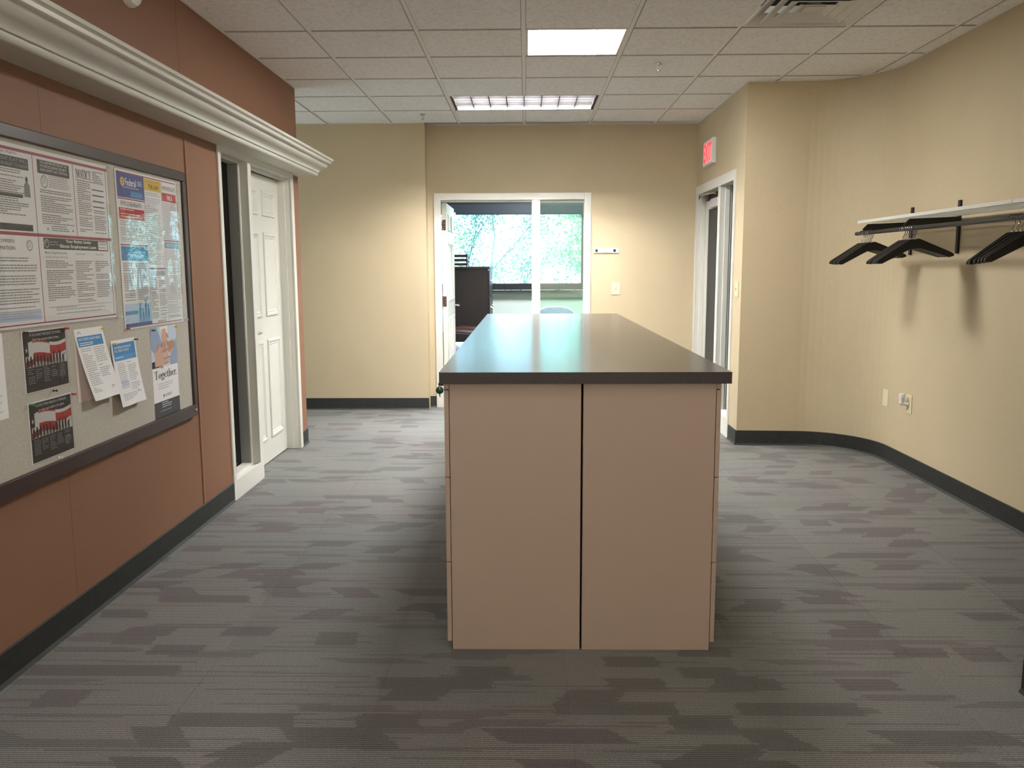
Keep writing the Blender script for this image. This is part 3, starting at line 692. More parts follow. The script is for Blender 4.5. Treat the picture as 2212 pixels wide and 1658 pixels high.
        tot = sum(G[c][0] for c in txt); k = (u1 - u0) / tot; H = v1 - v0; x = 0
        for c in txt:
            w_, items = G[c]
            for it in items:
                Q = lambda px, py: (u0 + (x + px) * k, v0 + py * H)
                if it[0] == 'r': s.poly([Q(it[1], it[2]), Q(it[3], it[2]), Q(it[3], it[4]), Q(it[1], it[4])], ink, lift)
                elif it[0] == 'p': s.poly([Q(*p) for p in it[1]], ink, lift)
                else:
                    _, ax, ay, rx, ry, a0, a1, n = it; tw = .13 if c.isupper() else .11
                    for q in range(n):
                        A = math.radians(a0 + (a1 - a0) * q / n); D = math.radians(a0 + (a1 - a0) * (q + 1) / n)
                        fA = .03 + tw * abs(math.cos(A)) / 2; fD = .03 + tw * abs(math.cos(D)) / 2
                        s.poly([Q(ax + (rx + fA) * math.cos(A), ay + (ry + .025) * math.sin(A)), Q(ax + (rx + fD) * math.cos(D), ay + (ry + .025) * math.sin(D)), Q(ax + (rx - fD) * math.cos(D), ay + (ry - .025) * math.sin(D)), Q(ax + (rx - fA) * math.cos(A), ay + (ry - .025) * math.sin(A))], ink, lift)
            x += w_
    def flush(s, parent, names={}):
        for nm, (mb, ink) in s.inks.items():
            me = bpy.data.meshes.new('print'); me.from_pydata(mb.v, [], mb.f); me.materials.append(ink)
            o = bpy.data.objects.new('print', me); C.objects.link(o); o.parent = parent; o.matrix_parent_inverse = Matrix.Translation(-Vector(parent.location)); o['label'] = nm.replace('_', ' '); o['kind'] = 'stuff'

# ------------------------------------------------------------------ bulletin board
BX = XL + .018     # tack surface
t = thing('bulletin_board', (XL, 3.02, .61), 'large grey bulletin board with a dark brown frame', 'bulletin board')
by0, by1, bz0, bz1 = 1.80, 4.243, .612, 1.835; fw = .045
B(XL + .001, BX, by0 + .01, by1 - .01, bz0 + .01, bz1 - .01).build('tack_surface', CORK, t)
def fr(a, name='frame_rail'):
    B(*a).build(name, BRONZE, t, bevel=.004)
fr((XL + .001, XL + .030, by0, by1, bz0, bz0 + .058)); fr((XL + .001, XL + .030, by0, by1, bz1 - fw, bz1)); fr((XL + .001, XL + .030, by1 - .038, by1, bz0 + .058, bz1 - fw)); fr((XL + .001, XL + .030, by0, by0 + .038, bz0 + .058, bz1 - fw))
MB().lathe([(.010, 0), (.009, .004), (.004, .006)], (XL + .030, by1 - .03, bz0 + .03), 'x', 14).build('corner_badge', STEEL, t)

def wallfn(y0, z0, x=BX + .001):
    return lambda u, v, l=0: (x + l, y0 + u, z0 + v)
def flat_sheet(name, y0, y1, z0, z1, label, cat, paper=PAPER, group=None, x=BX + .001):
    t = thing(name, (x, (y0 + y1) / 2, z0), label, cat, group)
    B(x - .0006, x, y0, y1, z0, z1).build('sheet', paper, t)
    return t, Sheet(wallfn(y0, z0, x))
def film(parent, y0, y1, z0, z1, x, seed, amp=.0022):
    from mathutils import noise as NZ
    ny, nz = 70, 70; mb = MB(); vs = []
    for i in range(ny + 1):
        for j in range(nz + 1):
            y = y0 + (y1 - y0) * i / ny; z = z0 + (z1 - z0) * j / nz
            e = min(1, min(i, ny - i, j, nz - j) / 6)
            d = amp * (1.3 * NZ.noise(Vector((y * 4.2 + seed, z * 2.6, seed))) + .22 * NZ.noise(Vector((y * 10, z * 6 + seed, 3.1))) + 1.0) * (.35 + .65 * e)
            mb.v.append((x + d, y, z))
    for i in range(ny):
        for j in range(nz):
            a = i * (nz + 1) + j; mb.f.append((a, a + nz + 1, a + nz + 2, a + 1)); mb.m.append(0)
    me = bpy.data.meshes.new('clear_laminate'); me.from_pydata(mb.v, [], mb.f); me.materials.append(FILM); me.polygons.foreach_set('use_smooth', [True] * len(me.polygons))
    o = bpy.data.objects.new('clear_laminate', me); C.objects.link(o); o.parent = parent; o.matrix_parent_inverse = Matrix.Translation(-Vector(parent.location)); o['label'] = 'glossy clear plastic cover'
# poster A (state notices)
ay0, ay1, az0, az1 = 2.16, 3.462, 1.163, 1.775
t, S = flat_sheet('labor_law_poster', ay0, ay1, az0, az1, 'wide laminated notice poster with maroon lines and NOTICE heading', 'poster', x=BX + .002)
U = lambda y: y - ay0
V = lambda z: z - az0
S.rect(U(ay0), V(1.752), U(ay1), V(1.762), MAROON); S.rect(U(ay0), V(1.474), U(ay1), V(1.485), MAROON); S.rect(U(ay0), V(1.172), U(ay1), V(1.176), MAROON)
for y, z0_, z1_ in ((2.94, 1.176, 1.752), (3.20, 1.485, 1.752), (2.62, 1.176, 1.752), (3.445, 1.176, 1.752)): S.rect(U(y), V(z0_), U(y + .0035), V(z1_), MAROON)
# cell left (partly in view)
S.rect(U(2.66), V(1.695), U(2.915), V(1.733), INK); S.text('EMPLOYMENT IS AT WILL', U(2.67), V(1.717), U(2.91), V(1.729), MIDINK); S.text('YOU HAVE THE RIGHT TO KNOW', U(2.67), V(1.700), U(2.91), V(1.712), MIDINK)
S.text('Human Rights', U(2.72), V(1.739), U(2.85), V(1.749), GREYINK)
S.words(U(2.66), V(1.605), U(2.88), V(1.690), GREYINK); S.rect(U(2.66), V(1.60), U(2.87), V(1.612), INK); S.words(U(2.66), V(1.535), U(2.90), V(1.597), GREYINK); S.rect(U(2.66), V(1.49), U(2.915), V(1.512), INK)
S.words(U(2.19), V(1.50), U(2.60), V(1.73), GREYINK, pitch=.010); S.words(U(2.19), V(1.20), U(2.60), V(1.45), GREYINK, pitch=.010)
# figure
S.poly([(U(2.880), V(1.605)), (U(2.915), V(1.605)), (U(2.913), V(1.645)), (U(2.903), V(1.655)), (U(2.893), V(1.655)), (U(2.882), V(1.645))], GREYINK, .0009)
S.poly([(U(2.898 + .007 * math.cos(a * PI / 6)), V(1.664 + .010 * math.sin(a * PI / 6))) for a in range(12)], INK, .001)
# cell 2
S.rect(U(2.968), V(1.695), U(3.175), V(1.742), INK)
for k, tx in enumerate(('YOU ARE PROTECTED BY THE', 'VICTIMS ECONOMIC SECURITY', 'AND SAFETY ACT NOTICE')): S.text(tx, U(2.985), V(1.730 - .013 * k), U(3.160), V(1.739 - .013 * k), WINK)
def seal(u, v, r, ink=GREYINK):
    for q in range(20):
        a, b_ = 2 * PI * q / 20, 2 * PI * (q + 1) / 20
        S.poly([(u + r * math.cos(a), v + r * math.sin(a)), (u + r * math.cos(b_), v + r * math.sin(b_)), (u + .85 * r * math.cos(b_), v + .85 * r * math.sin(b_)), (u + .85 * r * math.cos(a), v + .85 * r * math.sin(a))], ink, .001)
    S.words(u - r * .6, v - r * .6, u + r * .6, v + r * .6, MIDINK, .005, .003, wmin=.003, wmax=.008)
seal(U(3.005), V(1.668), .022); S.words(U(3.035), V(1.650), U(3.175), V(1.692), MIDINK); S.words(U(2.975), V(1.52), U(3.185), V(1.640), GREYINK); S.words(U(3.03), V(1.492), U(3.15), V(1.516), GREYINK)
for u in (3.005, 3.172): S.poly([(U(u) + (.006 if q % 2 == 0 else .0025) * math.sin(q * PI / 5), V(1.503) + (.006 if q % 2 == 0 else .0025) * math.cos(q * PI / 5)) for q in range(10)], INK, .001)
# cell 3: NOTICE
S.serif('NOTICE', U(3.218), V(1.705), U(3.335), V(1.738), INK); S.words(U(3.345), V(1.700), U(3.43), V(1.742), GREYINK)
S.rect(U(3.218), V(1.696), U(3.43), V(1.698), INK)
for k in range(4): S.rect(U(3.335), V(1.668 - .022 * k), U(3.425), V(1.672 - .022 * k), INK); S.rect(U(3.225), V(1.560 + .03 * k), U(3.43), V(1.5615 + .03 * k), MIDINK)
S.words(U(3.225), V(1.50), U(3.325), V(1.690), GREYINK, ragged=.1); S.words(U(3.338), V(1.50), U(3.43), V(1.590), GREYINK, ragged=.1)
# lower left
S.text('INDUSTRIAL COMMISSION', U(2.64), V(1.448), U(2.80), V(1.460), GREYINK); S.text('INFORMATION', U(2.66), V(1.425), U(2.80), V(1.437), INK); seal(U(2.885), V(1.442), .018)
S.words(U(2.645), V(1.225), U(2.925), V(1.40), GREYINK, pitch=.009); S.rect(U(2.645), V(1.188), U(2.925), V(1.222), LBLUE); S.words(U(2.65), V(1.19), U(2.92), V(1.222), MIDINK)
# lower right: rights header
S.rect(U(2.972), V(1.432), U(3.43), V(1.472), INK); S.text('Your Rights Under', U(3.115), V(1.454), U(3.30), V(1.469), WINK, bold=.02); S.text('Illinois Employment Laws', U(3.075), V(1.435), U(3.335), V(1.451), WINK, bold=.02)
S.text('State of Illinois', U(3.01), V(1.456), U(3.06), V(1.461), WINK); S.text('Department of Labor', U(3.01), V(1.446), U(3.07), V(1.451), WINK)
seal(U(2.990), V(1.452), .015, WINK); S.rect(U(3.352), V(1.436), U(3.425), V(1.469), PAPER, .0006); S.words(U(3.356), V(1.438), U(3.422), V(1.467), GREYINK)
S.text('Minimum Wage $8.25 per Hour', U(2.975), V(1.413), U(3.12), V(1.424), GREYINK, bold=.01); S.text('Overtime, Child Labor, Meal Periods', U(2.975), V(1.400), U(3.12), V(1.408), GREYINK)
for a, b_, z in ((2.975, 3.16, 1.245), (3.175, 3.305, 1.235), (3.32, 3.43, 1.25)): S.words(U(a), V(z), U(b_), V(1.392), GREYINK, pitch=.0075)
S.text('Wage Payment', U(3.18), V(1.413), U(3.25), V(1.422), GREYINK); S.text('Equal Pay', U(3.33), V(1.413), U(3.39), V(1.422), GREYINK)
for y in (3.168, 3.313): S.rect(U(y), V(1.23), U(y + .001), V(1.425), MIDINK)
S.words(U(3.02), V(1.192), U(3.38), V(1.222), MIDINK); S.rect(U(2.975), V(1.224), U(3.43), V(1.2255), GREYINK)
S.flush(t); film(t, ay0 - .008, ay1 + .008, az0 - .008, az1 + .008, BX + .006, 3.3, .0020)
# poster F (federal)
fy0, fy1, fz0, fz1 = 3.530, 4.141, 1.103, 1.777
t, S = flat_sheet('federal_law_poster', fy0, fy1, fz0, fz1, 'laminated poster headed Federal with a navy and yellow top, most glare', 'poster', x=BX + .002)
W_, H_ = fy1 - fy0, fz1 - fz0
c1, c2 = .262, .442
def RV(k): return H_ * (1 - k)
S.rect(.01, RV(.17), c1, RV(.018), NAVY); S.rect(c1 - .13, RV(.16), c1 - .02, RV(.125), BLUE, .0006)
S.text('Federal', .085, RV(.095), .185, RV(.048), WINK, bold=.012, lift=.001); S.words(.20, RV(.09), .245, RV(.055), WINK); S.words(.06, RV(.118), .22, RV(.103), LBLUE)
for k in range(16):
    a, b_ = 2 * PI * k / 16, 2 * PI * (k + 1) / 16; S.poly([(.06 + .019 * math.cos(a), RV(.073) + .019 * math.sin(a)), (.06 + .019 * math.cos(b_), RV(.073) + .019 * math.sin(b_)), (.06 + .009 * math.cos(b_), RV(.073) + .009 * math.sin(b_)), (.06 + .009 * math.cos(a), RV(.073) + .009 * math.sin(a))], YELL, .001)
S.stroke([(.045, RV(.073)), (.078, RV(.073))], YELL, .006)
S.rect(.01, RV(.182), c1, RV(.174), MAROON); S.text('EMPLOYEE RIGHTS', .035, RV(.222), .225, RV(.192), GREYINK); S.rect(.015, RV(.305), c1 - .01, RV(.235), REDINK)
S.words(.03, RV(.300), c1 - .03, RV(.242), WINK, pitch=.011); S.words(.02, RV(.455), c1 - .015, RV(.315), MIDINK); S.rect(.01, RV(.470), c1, RV(.462), MAROON)
S.rect(.012, RV(.565), c1 - .002, RV(.475), BLUE); S.text("Job Safety and Health", .09, RV(.520), .235, RV(.503), WINK); S.text("IT'S THE LAW!", .09, RV(.545), .215, RV(.525), WINK, bold=.02)
S.words(.02, RV(.82), .12, RV(.58), GREYINK); S.words(.14, RV(.82), c1 - .012, RV(.58), GREYINK); S.rect(.012, RV(.985), c1 - .002, RV(.84), LBLUE)
S.rect(.012, RV(.91), .13, RV(.885), BLUE, .0006); S.rect(.012, RV(.985), c1 - .002, RV(.965), NAVY, .0006)
for k, (u, hgt, sg) in enumerate(((.15, .085, 1), (.178, .06, -1), (.205, .10, 1), (.232, .075, -1))):   # workers in silhouette
    v0 = RV(.965); S.poly([(u - .010, v0), (u - .002, v0), (u + .001, v0 + hgt * .4), (u + .006, v0), (u + .013, v0), (u + .010, v0 + hgt * .75), (u + .004, v0 + hgt * .85), (u - .008, v0 + hgt * .75)], BLUE, .001)
    S.poly([(u + .006 * math.cos(q), v0 + hgt * .93 + .007 * math.sin(q)) for q in [i * PI / 4 for i in range(8)]], BLUE, .001); S.stroke([(u + .006, v0 + hgt * .75), (u + .018 * sg, v0 + hgt * 1.05)], BLUE, .004)
S.rect(c1 + .006, RV(.098), c2 - .004, RV(.022), YELL); S.text('THE LAW', c1 + .045, RV(.085), c2 - .03, RV(.055), INK, bold=.012); S.text('Equal Employment Opportunity is', c1 + .02, RV(.045), c2 - .02, RV(.033), GREYINK)
S.words(c1 + .01, RV(.60), c2 - .01, RV(.11), MIDINK, pitch=.009); S.rect(c1, RV(.620), c2, RV(.612), MAROON); S.rect(c1 + .006, RV(.665), c2 - .006, RV(.632), MIDINK); S.words(c1 + .01, RV(.96), c1 + .085, RV(.675), GREYINK); S.words(c1 + .095, RV(.96), c2 - .01, RV(.675), GREYINK, wmin=.003)
S.text('EMPLOYEE RIGHTS', c2 + .012, RV(.075), W_ - .015, RV(.045), GREYINK); S.rect(c2 + .004, RV(.150), W_ - .008, RV(.092), REDINK); S.text('FMLA', c2 + .06, RV(.140), W_ - .05, RV(.105), WINK, bold=.02)
S.words(c2 + .01, RV(.41), W_ - .014, RV(.16), MIDINK); S.rect(c2, RV(.425), W_, RV(.418), MAROON); S.rect(c2 + .005, RV(.475), W_ - .008, RV(.432), TEALI); S.text('EMPLOYEE RIGHTS', c2 + .02, RV(.467), W_ - .02, RV(.442), WINK)
S.words(c2 + .01, RV(.93), W_ - .014, RV(.485), MIDINK); S.words(c2 + .01, RV(.975), W_ - .014, RV(.945), GREYINK)
for u in (c1, c2): S.rect(u, 0.008, u + .003, H_ - .008, NAVY if u == c1 else GREYINK)
for k in range(5): S.poly([(c1 + .07 + .018 * k + .006 * math.cos(q * PI / 3), RV(.975) + .006 * math.sin(q * PI / 3)) for q in range(6)], GREYINK, .001)
S.rect(0.01, .006, W_ - .01, .010, MAROON); S.rect(.01, H_ - .012, W_ - .01, H_ - .008, MAROON)
S.flush(t); film(t, fy0 - .008, fy1 + .008, fz0 - .008, fz1 + .008, BX + .006, 11.7, .0024)

# flag notices
def flag_notice(y0, z0, l1, l2, label):
    W2, H2 = .274, .216
    t, S = flat_sheet('flag_notice', y0, y0 + W2, z0, z0 + H2, label, 'notice', group='flag notices on the bulletin board')
    m = .005; S.rect(m, m, W2 - m, H2 - m, INK)
    S.text(l1, .045, H2 - .022, W2 - .035, H2 - .011, WINK, bold=.01); S.text(l2, .06, H2 - .040, W2 - .05, H2 - .027, WINK, bold=.01)
    # waving flag: white field with two red bands, star canton left
    top = lambda u: .168 + .010 * math.sin(u * 22) + .010 * (u / W2)
    n = 22
    for k in range(n):
        u0_, u1_ = .012 + (W2 - .02) * k / n, .012 + (W2 - .02) * (k + 1) / n
        def band(a, b_, ink, lift): S.poly([(u0_, top(u0_) - a), (u1_, top(u1_) - a), (u1_, top(u1_) - b_), (u0_, top(u0_) - b_)], ink, lift)
        S.poly([(u0_, .088), (u1_, .088), (u1_, top(u1_)), (u0_, top(u0_))], WINK, .0006)
        if k > 12: band(.012, .042, REDINK, .0008)
        if 3 < k <= 12: band(.0, .006, REDINK, .0008)
        if 3 < k <= 13: band(.042, .074, REDINK, .0008)
        if k <= 3: band(.062, .082, REDINK, .0008)
    S.rect(m, .128, .032, .178, INK, .0010); S.poly([(.020 + (.008 if q % 2 == 0 else .0035) * math.sin(q * PI / 5), .150 + (.010 if q % 2 == 0 else .004) * math.cos(q * PI / 5)) for q in range(10)], WINK, .0012)
    # crowd in silhouette
    rnd = random.Random(5)
    for k in range(12):
        u = .022 + .020 * k; hgt = .030 + .016 * rnd.random(); v0 = .086
        S.poly([(u - .006, v0), (u - .001, v0), (u, v0 + hgt * .4), (u + .002, v0), (u + .007, v0), (u + .006, v0 + hgt * .7), (u + .003, v0 + hgt), (u - .003, v0 + hgt), (u - .006, v0 + hgt * .7)], INK, .0014)
        if k > 7: S.stroke([(u + .004, v0 + hgt * .7), (u + .011, v0 + hgt * 1.15)], INK, .003, .0014)
    S.rect(m, m, W2 - m, .088, INK, .0010)
    for k in range(5): S.words(.018 + .048 * k, .030 + .012 * (k % 2), .018 + .048 * k + .040, .080 if k % 2 else .083, MIDINK, lift=.0014, pitch=.007, h=.0025, wmin=.004, wmax=.012)
    for q in range(12):
        a, b_ = q * PI / 8, (q + 1) * PI / 8; S.stroke([(.235 + .014 * math.cos(a), .045 + .016 * math.sin(a)), (.235 + .014 * math.cos(b_), .045 + .016 * math.sin(b_))], MIDINK, .002, .0014)
    S.flush(t)
    B(BX + .0035, BX + .0038, y0, y0 + W2, z0, z0 + H2).build('clear_sleeve', FILM, t)
flag_notice(2.797, .935, 'IF YOU HAVE THE RIGHT TO WORK,', "Don't let anyone take it away.", 'black notice with red and white flag, English text, the upper one')
flag_notice(2.799, .688, 'SI USTED TIENE DERECHO A TRABAJAR,', 'no deje que nadie se lo quite.', 'black notice with red and white flag, Spanish text, the lower one')

# letter sheets hanging from a pin
def hanging(name, y0, y1, z1, shear, bow, H2, label, head, paper=PAPER, lift0=.0, W2=None, back=None):
    W2 = W2 or (y1 - y0)
    t = thing(name, (BX, (y0 + y1) / 2, z1), label, 'notice', 'letter notices on the bulletin board')
    def fn(u, v, l=0):
        k = 1 - v / H2                       # 0 at top
        return (BX + .002 + lift0 + bow * (k ** 1.5) + .004 * math.sin(u * 30) * k + l, y0 + u + shear * k ** 1.1, z1 - H2 + v - .02 * shear * u)
    n, m = 10, 14; mb = MB()
    for i in range(n + 1):
        for j in range(m + 1): mb.v.append(fn(W2 * i / n, H2 * j / m))
    for i in range(n):
        for j in range(m):
            a = i * (m + 1) + j; mb.f.append((a, a + m + 1, a + m + 2, a + 1)); mb.m.append(0)
    me = bpy.data.meshes.new('sheet'); me.from_pydata(mb.v, [], mb.f); me.materials.append(paper)
    o = bpy.data.objects.new('sheet', me); C.objects.link(o); o.parent = t; o.matrix_parent_inverse = Matrix.Translation(-Vector(t.location))
    sm = o.modifiers.new('s', 'SOLIDIFY'); sm.thickness = .0006; sm.offset = -1
    S = Sheet(fn); S.curved = True
    if back:
        b2 = B(BX + .0005, BX + .0016, y0 + back[0], y0 + back[1], z1 - back[2], z1 - .004); b2.build('back_sheet', PAPERP, t)
    return t, S
t, S = hanging('letter_notice', 3.123, 3.339, 1.134, .058, .035, .282, 'white letter with a blue heading, hanging askew over a pinkish sheet', None, back=(.0, .205, .28))
S.rect(.010, .212, .198, .252, BLUE, .0006); S.text('HOW TO REPORT A LEAVE OF ABSENCE', .018, .236, .185, .246, WINK, lift=.0012, bold=.01); S.words(.018, .216, .12, .228, WINK, lift=.0012)
S.stroke([(.02, .262), (.032, .272), (.044, .262)], GREYINK, .003, .001)
S.words(.015, .060, .100, .205, MIDINK, lift=.001, pitch=.008); S.words(.112, .085, .195, .205, MIDINK, lift=.001, pitch=.008); S.words(.015, .020, .08, .05, MIDINK, lift=.001); S.stroke([(.165, .030), (.165, .042), (.175, .042)], GREYINK, .002, .001); S.words(.172, .028, .195, .042, GREYINK, lift=.001); S.flush(t)
t, S = hanging('letter_notice', 3.397, 3.613, 1.067, .008, .030, .277, 'white letter with a taller blue heading, right of the askew letter', None)
S.rect(.012, .190, .205, .262, BLUE, .0006); S.text('WHATEVER LIFE THROWS AT', .02, .240, .17, .250, WINK, lift=.0012, bold=.01); S.text('YOU - THROW IT OUR WAY', .02, .226, .15, .236, WINK, lift=.0012, bold=.01); S.rect(.012, .190, .205, .212, mat('mid_blue_ink', (.09, .28, .55), .5), .0009); S.words(.02, .196, .09, .205, WINK, lift=.0012)
S.words(.025, .075, .100, .180, MIDINK, lift=.001, pitch=.008); S.words(.115, .060, .195, .180, MIDINK, lift=.001, pitch=.008); S.rect(.03, .085, .10, .105, LBLUE, .0006); S.words(.025, .018, .17, .05, MIDINK, lift=.001); S.words(.165, .045, .195, .056, GREYINK, lift=.001); S.flush(t)
# Together poster
ty0, ty1, tz0, tz1 = 3.765, 4.045, .6715, 1.093
t, S = flat_sheet('together_poster', ty0, ty1, tz0, tz1, 'tall narrow poster of joined hands over the word Together', 'poster')
W2, H2 = ty1 - ty0, tz1 - tz0
pv = H2 * .555
SHIRT = mat('pale_shirt_print', (.55, .62, .74), .5); SHIRT2 = mat('blue_shirt_print', (.28, .36, .52), .5)
S.rect(0, pv, W2, H2, SHIRT)
S.poly([(0, H2), (.07, H2), (.13, H2 - .10), (.05, H2 - .13), (0, H2 - .10)], SHIRT2, .0006); S.poly([(W2, pv), (W2, H2 - .06), (W2 - .05, H2 - .10), (W2 - .09, pv + .02), (W2 - .08, pv)], SHIRT2, .0006)
S.poly([(0, pv), (0, pv + .03), (.07, pv + .035), (.10, pv)], INK, .0007); S.poly([(.10, H2), (.19, H2), (.175, H2 - .06), (.12, H2 - .05)], WINK, .0006)
def printhand(base, tip, wd, spread, ink, ink2, lift, flip=1):
    b0, t0 = Vector(base), Vector(tip); d = (t0 - b0); n = Vector((-d.y, d.x)).normalized() * flip; L = d.length; d.normalize()
    q = lambda a, c: tuple(b0 + d * a * L + n * c)
    S.poly([q(0, -wd * .38), q(.45, -wd * .5), q(.62, -wd * .5), q(.62, wd * .5), q(.40, wd * .5), q(0, wd * .36)], ink, lift)
    for k in range(4):
        off = (k - 1.5) * wd * .27; ln = [.92, 1.02, 1.0, .88][k]
        S.poly([q(.58, off - wd * .12), q(ln - .05, off * spread - wd * .10), q(ln, off * spread), q(ln - .05, off * spread + wd * .10), q(.58, off + wd * .12)], ink2 if k % 2 else ink, lift + .0002 + .00005 * k)
    S.poly([q(.15, wd * .35), q(.40, wd * .85), q(.50, wd * .80), q(.42, wd * .45)], ink2, lift + .0002)
printhand((.035, pv + .045), (.16, pv + .095), .055, 1.15, SKIN, SKIN2, .0008); printhand((.25, pv + .10), (.13, pv + .075), .05, 1.1, SKIN2, SKIN, .0013); printhand((.14, H2 - .012), (.15, pv + .075), .055, 1.2, SKIN, SKIN2, .0018); printhand((.03, pv + .02), (.20, pv + .035), .040, 1.0, SKIN, SKIN2, .0011, -1)
S.serif('Together.', .015, H2 * .43, W2 - .012, H2 * .52, INK)
S.words(.05, H2 * .30, W2 - .05, H2 * .375, MIDINK, pitch=.011, h=.003, ragged=.5); S.rect(.10, H2 * .215, .115, H2 * .245, GREYINK); S.words(.125, H2 * .21, .2, H2 * .245, GREYINK)
S.rect(0, 0, W2, H2 * .175, mat('charcoal_ink', (.06, .06, .07), .5)); S.words(.08, .035, .20, .068, WINK, lift=.0012, pitch=.010, ragged=.5); S.words(.06, .02, .22, .03, MIDINK, lift=.0012)
S.flush(t)
t, S = flat_sheet('plain_notice', 2.476, 2.692, .875, 1.155, 'white sheet cut off by the left edge of the picture', 'notice')
S.words(.02, .02, .19, .25, MIDINK); S.flush(t)
# push pins
PINC = {'red': mat('red_pin', (.45, .02, .03), .3), 'black': mat('black_pin', (.02, .02, .02), .3), 'yellow': mat('yellow_pin', (.65, .50, .10), .3), 'clear': mat('clear_pin', (.75, .75, .75), .15), 'green': mat('green_pin', (.03, .22, .12), .3)}
for y, z, c, l in ((3.058, 1.144, 'red', 'at the top right of the upper flag notice'), (2.803, 1.148, 'black', 'at the top left of the upper flag notice'), (2.950, .928, 'black', 'under the upper flag notice'), (3.072, .897, 'red', 'at the top right of the lower flag notice'), (2.804, .9, 'green', 'at the top left of the lower flag notice'), (2.95, .682, 'clear', 'under the lower flag notice'),
                   (3.325, 1.125, 'yellow', 'on the askew letter'), (3.600, 1.058, 'black', 'at the top right of the second letter'), (3.412, 1.055, 'yellow', 'at the top left of the second letter'), (4.025, 1.083, 'yellow', 'at the top right of the tall hands poster'), (3.775, 1.083, 'black', 'at the top left of the tall hands poster'),
                   (3.475, 1.163, 'clear', 'at the lower right corner of the maroon-lined poster'), (3.475, 1.775, 'clear', 'at the upper right corner of the maroon-lined poster'), (4.155, 1.108, 'clear', 'at the lower right corner of the Federal poster'), (3.535, 1.108, 'red', 'at the lower left corner of the Federal poster'), (4.150, 1.770, 'clear', 'at the upper right corner of the Federal poster')):
    t = thing('push_pin', (BX, y, z), '%s push pin %s' % (c, l), 'push pin', 'push pins')
    MB().lathe([(.0050, .007), (.0050, .0085), (.0026, .010), (.0024, .017), (.0045, .0185), (.0045, .021)], (BX, y, z), 'x', 12).build('pin_head', PINC[c], t, smooth=True)
    MB().tube([(BX + .0002, y, z), (BX + .009, y, z)], .0008, 5).build('pin_point', STEEL, t)

# ------------------------------------------------------------------ filing island
ys = 2.845; dpt = .4555; ln = .8875; hz = .968
def cabinet(side, k, label, group):
    """side -1: drawers face -X (left row); +1: drawers face +X"""
    y0 = ys + k * (ln + .002); y1 = y0 + ln
    xi = .1935 + side * .0035; xo = xi + side * dpt; xa, xb = min(xi, xo), max(xi, xo)
    t = thing('lateral_file_cabinet', ((xa + xb) / 2, (y0 + y1) / 2, 0), label, 'file cabinet', group)
    mb = MB(); mb.box(xa, xb, y0, y0 + .0015, 0, .941); mb.box(xa, xb, y0 + .0015, y1, .03, .941); mb.box(xa, xb, y0, y1, .941, hz)
    fx0, fx1 = (xo - .018, xo - .002) if side < 0 else (xo + .002, xo + .018)
    B(xa, xb, y0, y1, 0, hz).build('cabinet_body', PUTTY, t, bevel=.0025, seg=2)
    B(min(fx0, xo), max(fx1, xo), y0 + .0005, y1 - .0005, .9455, hz).build('top_rail', PUTTY, t, bevel=.002)
    for z0, z1 in ((.030, .3245), (.3275, .6325), (.6355, .942)):
        d = B(fx0, fx1, y0 + .0035, y1 - .0035, z0, z1).build('drawer_front', PUTTY, t, bevel=.0015)
        xh = fx0 - .0005 if side < 0 else fx1 + .0005; o_ = -1 if side < 0 else 1
        h = MB(); ym = (y0 + y1) / 2; h.tube([(xh, ym - .06, z1 - .06), (xh + o_ * .022, ym - .055, z1 - .06), (xh + o_ * .022, ym + .055, z1 - .06), (xh, ym + .06, z1 - .06)], .005, 8)
        hh = h.build('drawer_pull', STEEL, d, smooth=True)
    return t
for k in range(4):
    for sd in (-1, 1):
        if k == 0: lb = 'taupe metal lateral file cabinet, front %s one under the brown counter' % ('left' if sd < 0 else 'right')
        else: lb = 'taupe lateral file cabinet hidden behind the front pair under the counter'
        cabinet(sd, k, lb, 'front pair of file cabinets' if k == 0 else 'file cabinets hidden behind the front pair')
t = thing('countertop', (.2, 4.63, hz), 'long dark brown laminate countertop lying on the file cabinets', 'countertop')
B(-.296, .696, 2.812, 6.45, hz + .0005, 1.0065).build('counter_core', LAM, t)
B(-.297, .697, 2.811, 6.451, 1.0065, 1.0085).build('counter_surface', LAMTOP, t, bevel=.0008, seg=1)
# key in the lock of the front left cabinet
kx, ky = -.304, 2.905
t = thing('cabinet_key', (-.290, ky, .952), 'key with a round dark green head hanging at the counter corner', 'key')
mb = MB(); mb.tube([(-.2905, ky, .955), (kx - .004, ky, .955)], .0055, 12); mb.build('lock_barrel', BLACKM, t)
mb = MB(); R_ = .0035
mb.tube([(kx, ky + .0035 * math.sin(a * PI / 8), .9535 + .0065 * math.cos(a * PI / 8)) for a in range(17)], .0008, 5); mb.build('key_ring', CHROME, t)
mb = MB().lathe([(.0125, -.0015), (.0135, -.0008), (.0135, .0008), (.0125, .0015)], (kx, ky, .934), 'y', 24); mb.build('key_head', GREENP, t, smooth=True)
MB().lathe([(.0018, -.0017), (.0018, .0017)], (kx, ky, .9425), 'y', 10).build('key_hole', WPLAST, t)
mb = MB(); mb.prism([(kx - .0025, .922), (kx + .002, .922), (kx + .0025, .912), (kx + .001, .909), (kx - .001, .912)], 'y', ky - .001, ky + .001); mb.build('key_blade', BLACKM, t)

